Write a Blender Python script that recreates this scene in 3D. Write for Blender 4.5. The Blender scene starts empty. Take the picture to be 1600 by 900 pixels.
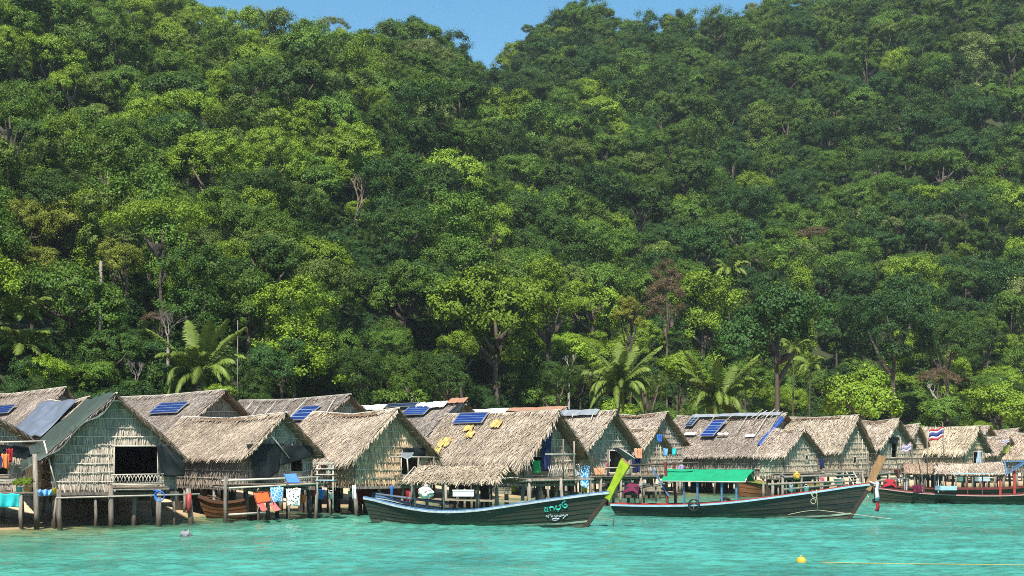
import bpy, math, random
import numpy as np
from mathutils import Vector, Matrix, Euler

random.seed(7)
RNG = np.random.default_rng(7)
SC = bpy.context.scene
COL = SC.collection

# ------------------------------------------------------------------ camera, sky, sun, exposure
F_PX, HOR, CAM_H = 2200.0, 705.0, 3.0           # focal length in photo pixels, horizon row, eye height (m)
cam_data = bpy.data.cameras.new('camera')
cam = bpy.data.objects.new('camera', cam_data)
COL.objects.link(cam)
cam.location = (0, 0, CAM_H)
cam.rotation_euler = (math.radians(90), 0, 0)
cam_data.sensor_width = 36.0
cam_data.lens = 36.0 * F_PX / 1600.0
cam_data.shift_y = (HOR - 450.0) / 1600.0
cam_data.clip_end = 12000
SC.camera = cam

SUN_EL, SUN_AZ = math.radians(55), math.radians(190)   # azimuth clockwise from +Y
to_sun = Vector((math.sin(SUN_AZ) * math.cos(SUN_EL), math.cos(SUN_AZ) * math.cos(SUN_EL), math.sin(SUN_EL)))
world = bpy.data.worlds.new('World')
SC.world = world
world.use_nodes = True
wn = world.node_tree.nodes
sky = wn.new('ShaderNodeTexSky')
sky.sky_type = 'NISHITA'
sky.sun_disc = False
sky.sun_elevation = SUN_EL
sky.sun_rotation = SUN_AZ
sky.air_density = 1.0
sky.dust_density = 0.3
sky.ozone_density = 1.2
wn['Background'].inputs['Strength'].default_value = 0.085
hsv = wn.new('ShaderNodeHueSaturation')
hsv.inputs['Saturation'].default_value = 1.3
hsv.inputs['Hue'].default_value = 0.485
world.node_tree.links.new(sky.outputs[0], hsv.inputs['Color'])
world.node_tree.links.new(hsv.outputs[0], wn['Background'].inputs['Color'])
sun_data = bpy.data.lights.new('sun', 'SUN')
sun_data.energy = 5.0
sun_data.angle = math.radians(0.53)
sun_data.color = (1.0, 0.95, 0.87)
sun = bpy.data.objects.new('sun', sun_data)
sun.rotation_euler = to_sun.to_track_quat('Z', 'Y').to_euler()
sun.location = (-40, -60, 120)
COL.objects.link(sun)
vs = SC.view_settings
vs.view_transform = 'Standard'
vs.look = 'None'
vs.exposure = 0.95
vs.gamma = 1.0
vs.use_curve_mapping = False
SC.cycles.filter_width = 1.0
SC.cycles.use_denoising = False
SC.cycles.max_bounces = 6
SC.cycles.diffuse_bounces = 3
SC.cycles.glossy_bounces = 3
SC.cycles.transmission_bounces = 3
SC.cycles.transparent_max_bounces = 6
SC.cycles.volume_bounces = 0
SC.cycles.caustics_reflective = False
SC.cycles.caustics_refractive = False


def P(px, py, D):
    """the point at depth D (metres from the camera) that the photo shows at pixel px, py"""
    return Vector(((px - 800.0) / F_PX * D, D, CAM_H - (py - HOR) / F_PX * D))


def proj(p):
    return 800 + p[0] / p[1] * F_PX, HOR - (p[2] - CAM_H) / p[1] * F_PX


# ------------------------------------------------------------------ materials
MATS = {}


def mat(name, col, rough=0.8, col2=None, scale=3.0, var=0.5, bump=0.0, island=0.0, objcol=False, spec=0.3, metal=0.0,
        stretch=(1, 1, 1), trans=0.0, rnd=0.0, coord='Object', detail=4.0):
    m = bpy.data.materials.new(name)
    m.use_nodes = True
    nt = m.node_tree
    N, L = nt.nodes, nt.links
    b = N['Principled BSDF']
    b.inputs['Roughness'].default_value = rough
    b.inputs['Specular IOR Level'].default_value = spec
    b.inputs['Metallic'].default_value = metal
    tc = N.new('ShaderNodeTexCoord')
    mp = N.new('ShaderNodeMapping')
    mp.inputs['Scale'].default_value = stretch
    L.new(tc.outputs[coord], mp.inputs[0])
    nz = N.new('ShaderNodeTexNoise')
    nz.inputs['Scale'].default_value = scale
    nz.inputs['Detail'].default_value = detail
    nz.inputs['Roughness'].default_value = 0.65
    L.new(mp.outputs[0], nz.inputs['Vector'])
    ramp = N.new('ShaderNodeMapRange')
    ramp.inputs[1].default_value = 0.32
    ramp.inputs[2].default_value = 0.68
    L.new(nz.outputs[0], ramp.inputs[0])
    mx = N.new('ShaderNodeMix')
    mx.data_type = 'RGBA'
    c2 = col2 or tuple(c * (1 - var) for c in col)
    mx.inputs[6].default_value = (*c2, 1)
    mx.inputs[7].default_value = (*col, 1)
    L.new(ramp.outputs[0], mx.inputs[0])
    out = mx.outputs[2]

    def times(sock, val_sock):
        v = N.new('ShaderNodeVectorMath')
        v.operation = 'MULTIPLY'
        L.new(sock, v.inputs[0])
        L.new(val_sock, v.inputs[1])
        return v.outputs[0]

    def spread(src, amount):
        r = N.new('ShaderNodeMapRange')
        r.inputs[3].default_value = 1 - amount
        r.inputs[4].default_value = 1 + amount * 0.8
        L.new(src, r.inputs[0])
        return r.outputs[0]
    if island:
        g = N.new('ShaderNodeNewGeometry')
        out = times(out, spread(g.outputs['Random Per Island'], island))
    oi = None
    if objcol or rnd:
        oi = N.new('ShaderNodeObjectInfo')
    if objcol:
        out = times(out, oi.outputs['Color'])
    if rnd:
        out = times(out, spread(oi.outputs['Random'], rnd))
    L.new(out, b.inputs['Base Color'])
    if bump:
        bp = N.new('ShaderNodeBump')
        bp.inputs['Strength'].default_value = bump
        bp.inputs['Distance'].default_value = 0.03
        L.new(nz.outputs[0], bp.inputs['Height'])
        L.new(bp.outputs[0], b.inputs['Normal'])
    if trans:
        t = N.new('ShaderNodeBsdfTranslucent')
        hs = N.new('ShaderNodeHueSaturation')
        hs.inputs['Hue'].default_value = 0.485
        hs.inputs['Value'].default_value = 1.25
        L.new(out, hs.inputs['Color'])
        L.new(hs.outputs[0], t.inputs['Color'])
        ms = N.new('ShaderNodeMixShader')
        ms.inputs[0].default_value = trans
        L.new(b.outputs[0], ms.inputs[1])
        L.new(t.outputs[0], ms.inputs[2])
        L.new(ms.outputs[0], N['Material Output'].inputs['Surface'])
    MATS[name] = m
    return m


def leafmat(name, col):
    return mat(name, col, rough=0.5, scale=0.35, var=0.28, island=0.28, rnd=0.24, trans=0.18, spec=0.15, detail=2.0)


leafmat('leaf_dark', (0.055, 0.112, 0.018))
leafmat('leaf_mid', (0.100, 0.182, 0.023))
leafmat('leaf_bright', (0.20, 0.31, 0.026))
leafmat('leaf_olive', (0.125, 0.185, 0.032))
leafmat('leaf_cool', (0.045, 0.105, 0.023))
leafmat('leaf_gold', (0.24, 0.25, 0.03))
leafmat('leaf_pale', (0.2, 0.25, 0.07))
leafmat('leaf_bamboo', (0.21, 0.245, 0.035))
leafmat('leaf_dry', (0.17, 0.125, 0.065))
leafmat('frond_green', (0.15, 0.21, 0.035))
leafmat('fan_green', (0.10, 0.15, 0.035))
mat('bark', (0.13, 0.10, 0.075), scale=3, stretch=(4, 4, 0.6), var=0.6, bump=0.4, rnd=0.35)
mat('bark_grey', (0.24, 0.205, 0.17), scale=3, var=0.4)
mat('bark_pale', (0.42, 0.38, 0.32), scale=3, stretch=(4, 4, 0.6), var=0.45, bump=0.3)
mat('thatch', (0.525, 0.465, 0.395), scale=0.75, var=0.45, island=0.5, objcol=True, spec=0.15, rough=0.85)
mat('thatch_wall', (0.49, 0.41, 0.335), scale=1.7, var=0.42, island=0.38, objcol=True, spec=0.15, rough=0.85)
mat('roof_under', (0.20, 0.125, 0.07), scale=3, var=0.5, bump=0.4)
mat('bamboo', (0.56, 0.51, 0.42), scale=2.5, stretch=(1, 1, 1), var=0.45, rnd=0.3, rough=0.6)
mat('post_wood', (0.27, 0.235, 0.19), scale=2.2, stretch=(5, 5, 0.7), var=0.62, bump=0.5, rnd=0.4)
mat('plank_wood', (0.30, 0.245, 0.17), scale=2.0, stretch=(0.6, 4, 4), var=0.55, bump=0.3, rnd=0.35)
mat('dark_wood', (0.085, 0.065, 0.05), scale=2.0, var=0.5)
mat('dark_net', (0.007, 0.012, 0.013), scale=5, var=0.4, rough=0.7)
mat('green_tarp', (0.055, 0.078, 0.062), scale=2.2, var=0.35, rough=0.55, bump=0.3)
mat('grey_tarp', (0.13, 0.155, 0.20), scale=2.2, var=0.3, rough=0.55, bump=0.3)
mat('blue_tarp', (0.02, 0.07, 0.26), scale=4, var=0.3, rough=0.45)
mat('white_sheet', (0.75, 0.73, 0.68), scale=3, var=0.3, rough=0.7)
mat('tin', (0.43, 0.47, 0.50), scale=2.5, var=0.3, rough=0.4, metal=0.5, col2=(0.33, 0.33, 0.33))
mat('tin_rust', (0.36, 0.15, 0.07), scale=3.5, col2=(0.24, 0.17, 0.13), rough=0.7)
mat('tin_white', (0.70, 0.69, 0.64), scale=3, var=0.25, rough=0.6)
mat('solar_cell', (0.012, 0.03, 0.17), scale=9, var=0.25, rough=0.12, spec=0.6)
mat('solar_dark', (0.012, 0.02, 0.05), scale=9, var=0.3, rough=0.15, spec=0.6)
mat('aluminium', (0.62, 0.63, 0.65), rough=0.35, metal=0.7, var=0.15)
mat('hull_green', (0.014, 0.032, 0.024), scale=2.2, stretch=(0.5, 1, 4), col2=(0.052, 0.040, 0.026), rough=0.55, bump=0.25, rnd=0.25)
mat('hull_dark', (0.014, 0.026, 0.026), scale=2.2, stretch=(0.5, 1, 4), col2=(0.056, 0.045, 0.03), rough=0.5, bump=0.25, rnd=0.25)
mat('hull_olive', (0.028, 0.042, 0.022), scale=2.2, stretch=(0.5, 1, 4), col2=(0.045, 0.036, 0.024), rough=0.5, bump=0.25, rnd=0.25)
mat('hull_brown', (0.26, 0.105, 0.04), scale=2.6, stretch=(0.35, 1, 5), var=0.5, rough=0.6, bump=0.25, rnd=0.25)
mat('hull_brown_shaded', (0.15, 0.06, 0.025), scale=2.6, stretch=(0.35, 1, 5), var=0.5, rough=0.6, bump=0.25, rnd=0.25)  # brown hull darkened: the shade under the hut is in the colour
mat('hull_red', (0.33, 0.035, 0.025), scale=2.6, stretch=(0.35, 1, 5), var=0.45, rough=0.6, rnd=0.25)
mat('paint_white', (0.44, 0.50, 0.53), scale=5, var=0.42, rough=0.5)
mat('paint_blue', (0.09, 0.20, 0.36), scale=5, var=0.45, rough=0.5)
mat('paint_sky', (0.33, 0.52, 0.62), scale=4, var=0.3, rough=0.5)
mat('paint_red', (0.40, 0.06, 0.05), scale=5, var=0.45, rough=0.5)
mat('paint_maroon', (0.17, 0.035, 0.03), scale=4, var=0.35, rough=0.55)
mat('paint_lime', (0.30, 0.40, 0.015), scale=5, var=0.35, rough=0.6, bump=0.2)
mat('paint_olive', (0.30, 0.36, 0.07), scale=4, var=0.35, rough=0.6)
mat('paint_pink', (0.50, 0.33, 0.30), scale=4, var=0.3, rough=0.5)
mat('hull_light', (0.42, 0.46, 0.36), scale=5, stretch=(0.6, 1, 3), col2=(0.08, 0.12, 0.09), rough=0.7)
mat('stem_dark', (0.05, 0.036, 0.024), scale=3, stretch=(3, 3, 0.5), var=0.5)
mat('stem_brown', (0.36, 0.20, 0.09), scale=3, stretch=(3, 3, 0.5), var=0.5, bump=0.3)
mat('cloth_green', (0.005, 0.255, 0.115), scale=2.5, var=0.25, bump=0.3, rough=0.7)
mat('paint_teal', (0.04, 0.42, 0.33), rough=0.6, var=0.3)
mat('rubber', (0.02, 0.02, 0.022), rough=0.7, var=0.3)
mat('metal_dark', (0.05, 0.052, 0.055), rough=0.45, metal=0.4, var=0.4)
mat('rope_cream', (0.42, 0.40, 0.26), scale=20, var=0.35)
mat('rope_yellow', (0.34, 0.32, 0.12), scale=20, var=0.35)
mat('plastic_yellow', (0.60, 0.37, 0.04), rough=0.35, var=0.25, scale=6)
mat('plastic_white', (0.78, 0.79, 0.77), rough=0.4, var=0.15)
mat('plastic_blue', (0.03, 0.16, 0.60), rough=0.4, var=0.2)
mat('plastic_red', (0.62, 0.04, 0.03), rough=0.4, var=0.2)
mat('plastic_orange', (0.80, 0.12, 0.025), rough=0.45, var=0.2)
mat('plastic_grey', (0.16, 0.16, 0.17), rough=0.5, var=0.3, scale=6)
mat('terracotta', (0.42, 0.22, 0.10), rough=0.8, var=0.3)
for nm, c in {'turquoise': (0.03, 0.50, 0.52), 'blue': (0.03, 0.16, 0.50), 'white': (0.75, 0.75, 0.74), 'green': (0.02, 0.38, 0.14),
              'orange': (0.75, 0.24, 0.08), 'red': (0.36, 0.02, 0.03), 'pink': (0.65, 0.12, 0.20), 'yellow': (0.75, 0.50, 0.05),
              'navy': (0.02, 0.03, 0.10), 'peach': (0.72, 0.36, 0.20), 'lilac': (0.45, 0.35, 0.62), 'skyblue': (0.18, 0.42, 0.75),
              'magenta': (0.15, 0.015, 0.05), 'flag_white': (0.76, 0.75, 0.78), 'flag_blue': (0.05, 0.06, 0.24), 'flag_red': (0.50, 0.03, 0.05),
              'faded_red': (0.45, 0.25, 0.30), 'faded_blue': (0.28, 0.26, 0.42), 'pale_blue': (0.40, 0.50, 0.62), 'grey': (0.25, 0.26, 0.28)}.items():
    mat('fabric_' + nm, c, rough=0.85, scale=5, var=0.22, trans=0.12)


def stain_z(name, z0, z1, col):
    """a real tide mark: the lowest part of the surface is stained"""
    nt = MATS[name].node_tree
    N, L = nt.nodes, nt.links
    src = N['Principled BSDF'].inputs['Base Color'].links[0].from_socket
    g = N.new('ShaderNodeNewGeometry')
    s = N.new('ShaderNodeSeparateXYZ')
    L.new(g.outputs['Position'], s.inputs[0])
    nz = N.new('ShaderNodeTexNoise')
    nz.inputs['Scale'].default_value = 3.0
    L.new(g.outputs['Position'], nz.inputs['Vector'])
    ad = N.new('ShaderNodeMath')
    ad.operation = 'MULTIPLY_ADD'
    ad.inputs[1].default_value = 0.35
    L.new(nz.outputs[0], ad.inputs[0])
    L.new(s.outputs[2], ad.inputs[2])
    r = N.new('ShaderNodeMapRange')
    r.inputs[1].default_value = z0 + 0.17
    r.inputs[2].default_value = z1 + 0.17
    L.new(ad.outputs[0], r.inputs[0])
    x = N.new('ShaderNodeMix')
    x.data_type = 'RGBA'
    x.inputs[6].default_value = (*col, 1)
    L.new(r.outputs[0], x.inputs[0])
    L.new(src, x.inputs[7])
    L.new(x.outputs[2], N['Principled BSDF'].inputs['Base Color'])


stain_z('post_wood', 0.25, 0.6, (0.075, 0.06, 0.042))
for nm in ('hull_green', 'hull_dark', 'hull_olive'):
    stain_z(nm, 0.06, 0.2, (0.075, 0.085, 0.055))


def pattern_mat(name, base, spot, scale, edge):
    m = mat(name, base, rough=0.85, var=0.1)
    nt = m.node_tree
    N, L = nt.nodes, nt.links
    tc = N.new('ShaderNodeTexCoord')
    v = N.new('ShaderNodeTexVoronoi')
    v.feature = 'DISTANCE_TO_EDGE' if edge else 'F1'
    v.inputs['Scale'].default_value = scale
    L.new(tc.outputs['Object'], v.inputs['Vector'])
    g = N.new('ShaderNodeMath')
    g.operation = 'LESS_THAN'
    g.inputs[1].default_value = 0.07 if edge else 0.33
    L.new(v.outputs['Distance'], g.inputs[0])
    mx = N.new('ShaderNodeMix')
    mx.data_type = 'RGBA'
    mx.inputs[6].default_value = (*base, 1)
    mx.inputs[7].default_value = (*spot, 1)
    L.new(g.outputs[0], mx.inputs[0])
    L.new(mx.outputs[2], N['Principled BSDF'].inputs['Base Color'])


pattern_mat('print_blue', (0.05, 0.27, 0.52), (0.68, 0.75, 0.78), 9.0, True)
pattern_mat('print_spots', (0.74, 0.75, 0.68), (0.03, 0.04, 0.04), 10.0, False)
pattern_mat('print_towel', (0.03, 0.30, 0.72), (0.62, 0.78, 0.85), 4.5, True)


# ------------------------------------------------------------------ mesh helpers
def np_mesh(name, V, quads, smooth=False):
    V = np.asarray(V, dtype=np.float32).reshape(-1, 3)
    Q = np.asarray(quads, dtype=np.int32)
    me = bpy.data.meshes.new(name)
    n, k = Q.shape
    me.vertices.add(len(V))
    me.vertices.foreach_set('co', V.ravel())
    me.loops.add(n * k)
    me.loops.foreach_set('vertex_index', Q.ravel())
    me.polygons.add(n)
    me.polygons.foreach_set('loop_start', np.arange(0, n * k, k, dtype=np.int32))
    me.polygons.foreach_set('loop_total', np.full(n, k, dtype=np.int32))
    if smooth:
        me.polygons.foreach_set('use_smooth', np.ones(n, dtype=bool))
    me.update(calc_edges=True)
    return me


def link(name, me, material=None, parent=None, color=None):
    o = bpy.data.objects.new(name, me)
    COL.objects.link(o)
    if me is not None and material is not None and len(me.materials) == 0:
        me.materials.append(MATS[material] if isinstance(material, str) else material)
    if parent is not None:
        o.parent = parent
    if color is not None:
        o.color = (*color, 1)
    return o


def tag(o, label=None, cat=None, group=None, kind=None):
    if label:
        o['label'] = label
    if cat:
        o['category'] = cat
    if group:
        o['group'] = group
    if kind:
        o['kind'] = kind
    return o


def thing(name, label, cat, loc, rz=0.0, group=None):
    o = bpy.data.objects.new(name, None)
    COL.objects.link(o)
    o.location = loc
    o.rotation_euler = (0, 0, rz)
    o.empty_display_size = 0.2
    return tag(o, label, cat, group)


class MB:
    def __init__(s):
        s.v, s.f = [], []

    def add(s, V, F):
        b = len(s.v)
        s.v += [tuple(p) for p in V]
        s.f += [tuple(i + b for i in f) for f in F]
        return s

    def beam(s, a, b, w, h=None, up=(0, 0, 1)):
        a, b = Vector(a), Vector(b)
        h = h or w
        d = (b - a).normalized()
        u = Vector(up)
        if abs(d.dot(u)) > 0.97:
            u = Vector((1, 0, 0))
        r = d.cross(u).normalized() * (w / 2)
        t = r.cross(d).normalized() * (h / 2)
        V = [p + x * r + y * t for p in (a, b) for x, y in ((-1, -1), (1, -1), (1, 1), (-1, 1))]
        return s.add(V, [(0, 3, 2, 1), (4, 5, 6, 7), (0, 1, 5, 4), (1, 2, 6, 5), (2, 3, 7, 6), (3, 0, 4, 7)])

    def box(s, c, size):
        c = Vector(c)
        x, y, z = (k / 2 for k in size)
        V = [c + Vector((i * x, j * y, k * z)) for k in (-1, 1) for i, j in ((-1, -1), (1, -1), (1, 1), (-1, 1))]
        return s.add(V, [(0, 3, 2, 1), (4, 5, 6, 7), (0, 1, 5, 4), (1, 2, 6, 5), (2, 3, 7, 6), (3, 0, 4, 7)])

    def tube(s, pts, r, n=6, r2=None, cap=True):
        pts = [Vector(p) for p in pts]
        m = len(pts)
        rs = r if isinstance(r, (list, tuple)) else [r + ((r2 if r2 is not None else r) - r) * i / max(m - 1, 1) for i in range(m)]
        V, F = [], []
        ref = Vector((0.31, 0.2, 0.93))
        for i, p in enumerate(pts):
            d = (pts[min(i + 1, m - 1)] - pts[max(i - 1, 0)])
            d = d.normalized() if d.length > 1e-9 else Vector((0, 0, 1))
            if abs(d.dot(ref)) > 0.95:
                ref = Vector((0.9, 0.1, 0.2))
            x = d.cross(ref).normalized()
            y = d.cross(x)
            for k in range(n):
                a = 2 * math.pi * k / n
                V.append(p + (x * math.cos(a) + y * math.sin(a)) * rs[i])
        for i in range(m - 1):
            for k in range(n):
                k2 = (k + 1) % n
                F.append((i * n + k, i * n + k2, (i + 1) * n + k2, (i + 1) * n + k))
        if cap:
            F.append(tuple(range(n - 1, -1, -1)))
            F.append(tuple((m - 1) * n + k for k in range(n)))
        return s.add(V, F)

    def grid(s, G, thick=0.0):
        """G[i][j] -> point; thick gives a second skin and rim"""
        m, n = len(G), len(G[0])
        V = [Vector(p) for row in G for p in row]
        F = [(i * n + j, i * n + j + 1, (i + 1) * n + j + 1, (i + 1) * n + j) for i in range(m - 1) for j in range(n - 1)]
        if thick:
            nn = (V[n - 1] - V[0]).cross(V[(m - 1) * n] - V[0]).normalized() * thick
            k = len(V)
            V2 = [p + nn for p in V]
            F2 = [tuple(q + k for q in reversed(f)) for f in F]
            rim = [i for i in range(n)] + [i * n + n - 1 for i in range(1, m)] + [(m - 1) * n + j for j in range(n - 2, -1, -1)] + [i * n for i in range(m - 2, 0, -1)]
            R = [(rim[i], rim[i] + k, rim[(i + 1) % len(rim)] + k, rim[(i + 1) % len(rim)]) for i in range(len(rim))]
            return s.add(V + V2, F + F2 + R)
        return s.add(V, F)

    def lathe(s, prof, c=(0, 0, 0), n=12, sq=1.0):
        V, F = [], []
        for r, z in prof:
            for k in range(n):
                a = 2 * math.pi * k / n
                V.append((c[0] + r * math.cos(a), c[1] + r * math.sin(a) * sq, c[2] + z))
        for i in range(len(prof) - 1):
            for k in range(n):
                F.append((i * n + k, i * n + (k + 1) % n, (i + 1) * n + (k + 1) % n, (i + 1) * n + k))
        F.append(tuple(range(n - 1, -1, -1)))
        F.append(tuple((len(prof) - 1) * n + k for k in range(n)))
        return s.add(V, F)

    def torus(s, c, R, r, ax=(0, 1, 0), n=20, k=8):
        ax = Vector(ax).normalized()
        u = ax.orthogonal().normalized()
        w = ax.cross(u)
        c = Vector(c)
        V, F = [], []
        for i in range(n):
            a = 2 * math.pi * i / n
            e = u * math.cos(a) + w * math.sin(a)
            for j in range(k):
                b = 2 * math.pi * j / k
                V.append(c + e * (R + r * math.cos(b)) + ax * (r * math.sin(b)))
        for i in range(n):
            for j in range(k):
                F.append((i * k + j, ((i + 1) % n) * k + j, ((i + 1) % n) * k + (j + 1) % k, i * k + (j + 1) % k))
        return s.add(V, F)

    def mesh(s, name, smooth=False):
        me = bpy.data.meshes.new(name)
        me.from_pydata(s.v, [], s.f)
        if smooth:
            for p in me.polygons:
                p.use_smooth = True
        me.update()
        return me

    def build(s, name, material, parent=None, smooth=False, color=None):
        return link(name, s.mesh(name, smooth), material, parent, color)


def wob(x, y, s=0.0):
    """cheap smooth noise in -1..1, works on arrays"""
    return (np.sin(x * 1.31 + y * 0.83 + s) + np.sin(x * -0.77 + y * 1.93 + 1.7 * s + 2.1) + np.sin(x * 2.37 - y * 1.21 + 0.6 * s + 4.2) * 0.6) / 2.6


# ------------------------------------------------------------------ terrain
SHX = [-400, -60, -30, -19, -14.5, -9.5, 0, 9.5, 20, 40, 60, 120, 400]
SHY = [-200, 12, 42, 54, 64, 76, 90, 100, 108, 122, 132, 150, 200]


def shore(x):
    return np.interp(x, SHX, SHY)


LHX = [-600, -200, -95, -52, -36, -20, -12, -8, -4, 2, 16, 45, 700]
LHZ = [150, 130, 98, 67, 63, 67, 67, 63, 57, 43, 28, 6, 0]
RHX = [-700, -60, -25, -9, -4, -1, 8, 16, 28, 40, 60, 80, 127, 250, 700]
RHZ = [10, 36, 55, 62, 74, 90, 98, 100, 98, 97, 102, 109, 124, 145, 160]


def height(x, y):
    x = np.asarray(x, dtype=float)
    y = np.asarray(y, dtype=float)
    s = (y - shore(x)) * 0.8
    sea = np.maximum(s * 0.052, -2.6)
    beach = np.minimum(s * 0.045, 1.3)
    z = np.where(s < 0, sea, beach)

    def ramp(t):
        t = np.clip(t, 0, 1)
        return 0.55 * t + 0.45 * (t * t * (3 - 2 * t))
    y0 = shore(x) + 24
    yl = 265 + 0.12 * x
    yr = 355 + 0.0 * x
    fall = lambda yc: np.clip(1 - np.maximum(y - yc, 0) / 420.0, 0.15, 1)
    hl = np.interp(x, LHX, LHZ) * ramp((y - y0) / np.maximum(yl - y0, 40)) * fall(yl)
    hr = np.interp(x, RHX, RHZ) * ramp((y - y0) / np.maximum(yr - y0, 60)) * fall(yr)
    k = 6.0
    h = np.logaddexp(hl / k, hr / k) * k - k * math.log(2) * np.exp(-np.maximum(hl, hr) / k)
    h = h + np.clip(s / 60 - 0.4, 0, 1) * 2.0 * wob(x * 0.06, y * 0.06, 1.0)
    return z + np.where(s > 15, np.maximum(h, 0), 0)


def H(x, y):
    return float(height(x, y))


def axis(segs):
    out = []
    for a, b, st in segs:
        out += list(np.arange(a, b, st))
    out.append(segs[-1][1])
    return np.array(out)


gx = axis([(-5000, -600, 550), (-600, -160, 40), (-160, 160, 3.0), (160, 600, 40), (600, 5000, 550)])
gy = axis([(-3000, -100, 290), (-100, 30, 13), (30, 150, 2.0), (150, 420, 4.5), (420, 900, 40), (900, 6000, 850)])
GX, GY = np.meshgrid(gx, gy)
GZ = height(GX, GY)
nx = len(gx)
ii = np.arange(len(gy) - 1)[:, None] * nx + np.arange(nx - 1)[None, :]
quads = np.stack([ii, ii + 1, ii + nx + 1, ii + nx], -1).reshape(-1, 4)
ground_me = np_mesh('ground', np.stack([GX, GY, GZ], -1), quads, True)


def ground_material():
    m = mat('sand_ground', (0.56, 0.44, 0.28), scale=0.9, var=0.22, bump=0.2, rough=0.95, coord='Object')
    nt = m.node_tree
    N, L = nt.nodes, nt.links
    g = N.new('ShaderNodeNewGeometry')
    sx = N.new('ShaderNodeSeparateXYZ')
    L.new(g.outputs['Position'], sx.inputs[0])
    base = N['Principled BSDF'].inputs['Base Color'].links[0].from_socket

    def mixz(lo, hi, a_sock, b_col=None, b_sock=None):
        r = N.new('ShaderNodeMapRange')
        r.inputs[1].default_value = lo
        r.inputs[2].default_value = hi
        L.new(sx.outputs[2], r.inputs[0])
        x = N.new('ShaderNodeMix')
        x.data_type = 'RGBA'
        L.new(r.outputs[0], x.inputs[0])
        L.new(a_sock, x.inputs[6])
        if b_sock is not None:
            L.new(b_sock, x.inputs[7])
        else:
            x.inputs[7].default_value = (*b_col, 1)
        return x.outputs[2]
    wet = N.new('ShaderNodeRGB')
    wet.outputs[0].default_value = (0.30, 0.215, 0.115, 1)     # wet sand at the waterline
    c = mixz(0.04, 0.28, wet.outputs[0], b_sock=base)
    c = mixz(1.5, 3.0, c, b_col=(0.030, 0.038, 0.014))          # leaf litter of the forest floor
    L.new(c, N['Principled BSDF'].inputs['Base Color'])
    return m


ground = link('ground', ground_me, ground_material())
tag(ground, 'sandy beach rising to the forested hillside floor', kind='structure')

# ------------------------------------------------------------------ sea
wx = axis([(-4000, -400, 600), (-400, -60, 20), (-60, -32, 1.0), (-32, 48, 0.2), (48, 90, 1.0), (90, 400, 20), (400, 4000, 600)])
wy = axis([(-3000, -100, 290), (-100, 26, 9), (26, 52, 0.10), (52, 75, 0.17), (75, 112, 0.3), (112, 160, 2)])
WX, WY = np.meshgrid(wx, wy)
WZ = np.zeros_like(WX)
rw = np.random.default_rng(3)
for lam, amp, n in ((3.2, 0.010, 3), (1.5, 0.011, 6), (0.85, 0.011, 9), (0.48, 0.0085, 12)):
    for _ in range(n):
        a = rw.normal(math.radians(80), 0.55)
        l = lam * rw.uniform(0.75, 1.3)
        kx, ky = math.cos(a) * 2 * math.pi / l, math.sin(a) * 2 * math.pi / l
        ph = kx * WX + ky * WY + rw.uniform(0, 6.28) + 0.9 * wob(WX * 0.31, WY * 0.23, lam)
        WZ += amp * rw.uniform(0.6, 1.2) * (np.sin(ph) + 0.25 * np.cos(2 * ph))
patch = 0.75 + 0.35 * wob(WX * 0.12, WY * 0.21, 5.0)
WZ *= patch
inside = (WX > -33) & (WX < 49) & (WY > 25) & (WY < 113)
WZ *= inside
depth = np.clip(-height(WX, WY), 0, 3)
WZ *= np.clip(0.35 + depth * 1.2, 0, 1)
nx = len(wx)
ii = np.arange(len(wy) - 1)[:, None] * nx + np.arange(nx - 1)[None, :]
quads = np.stack([ii, ii + 1, ii + nx + 1, ii + nx], -1).reshape(-1, 4)
sea_me = np_mesh('sea', np.stack([WX, WY, WZ], -1), quads, True)
at = sea_me.attributes.new('depth', 'FLOAT', 'POINT')
at.data.foreach_set('value', depth.astype(np.float32).ravel())


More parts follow.
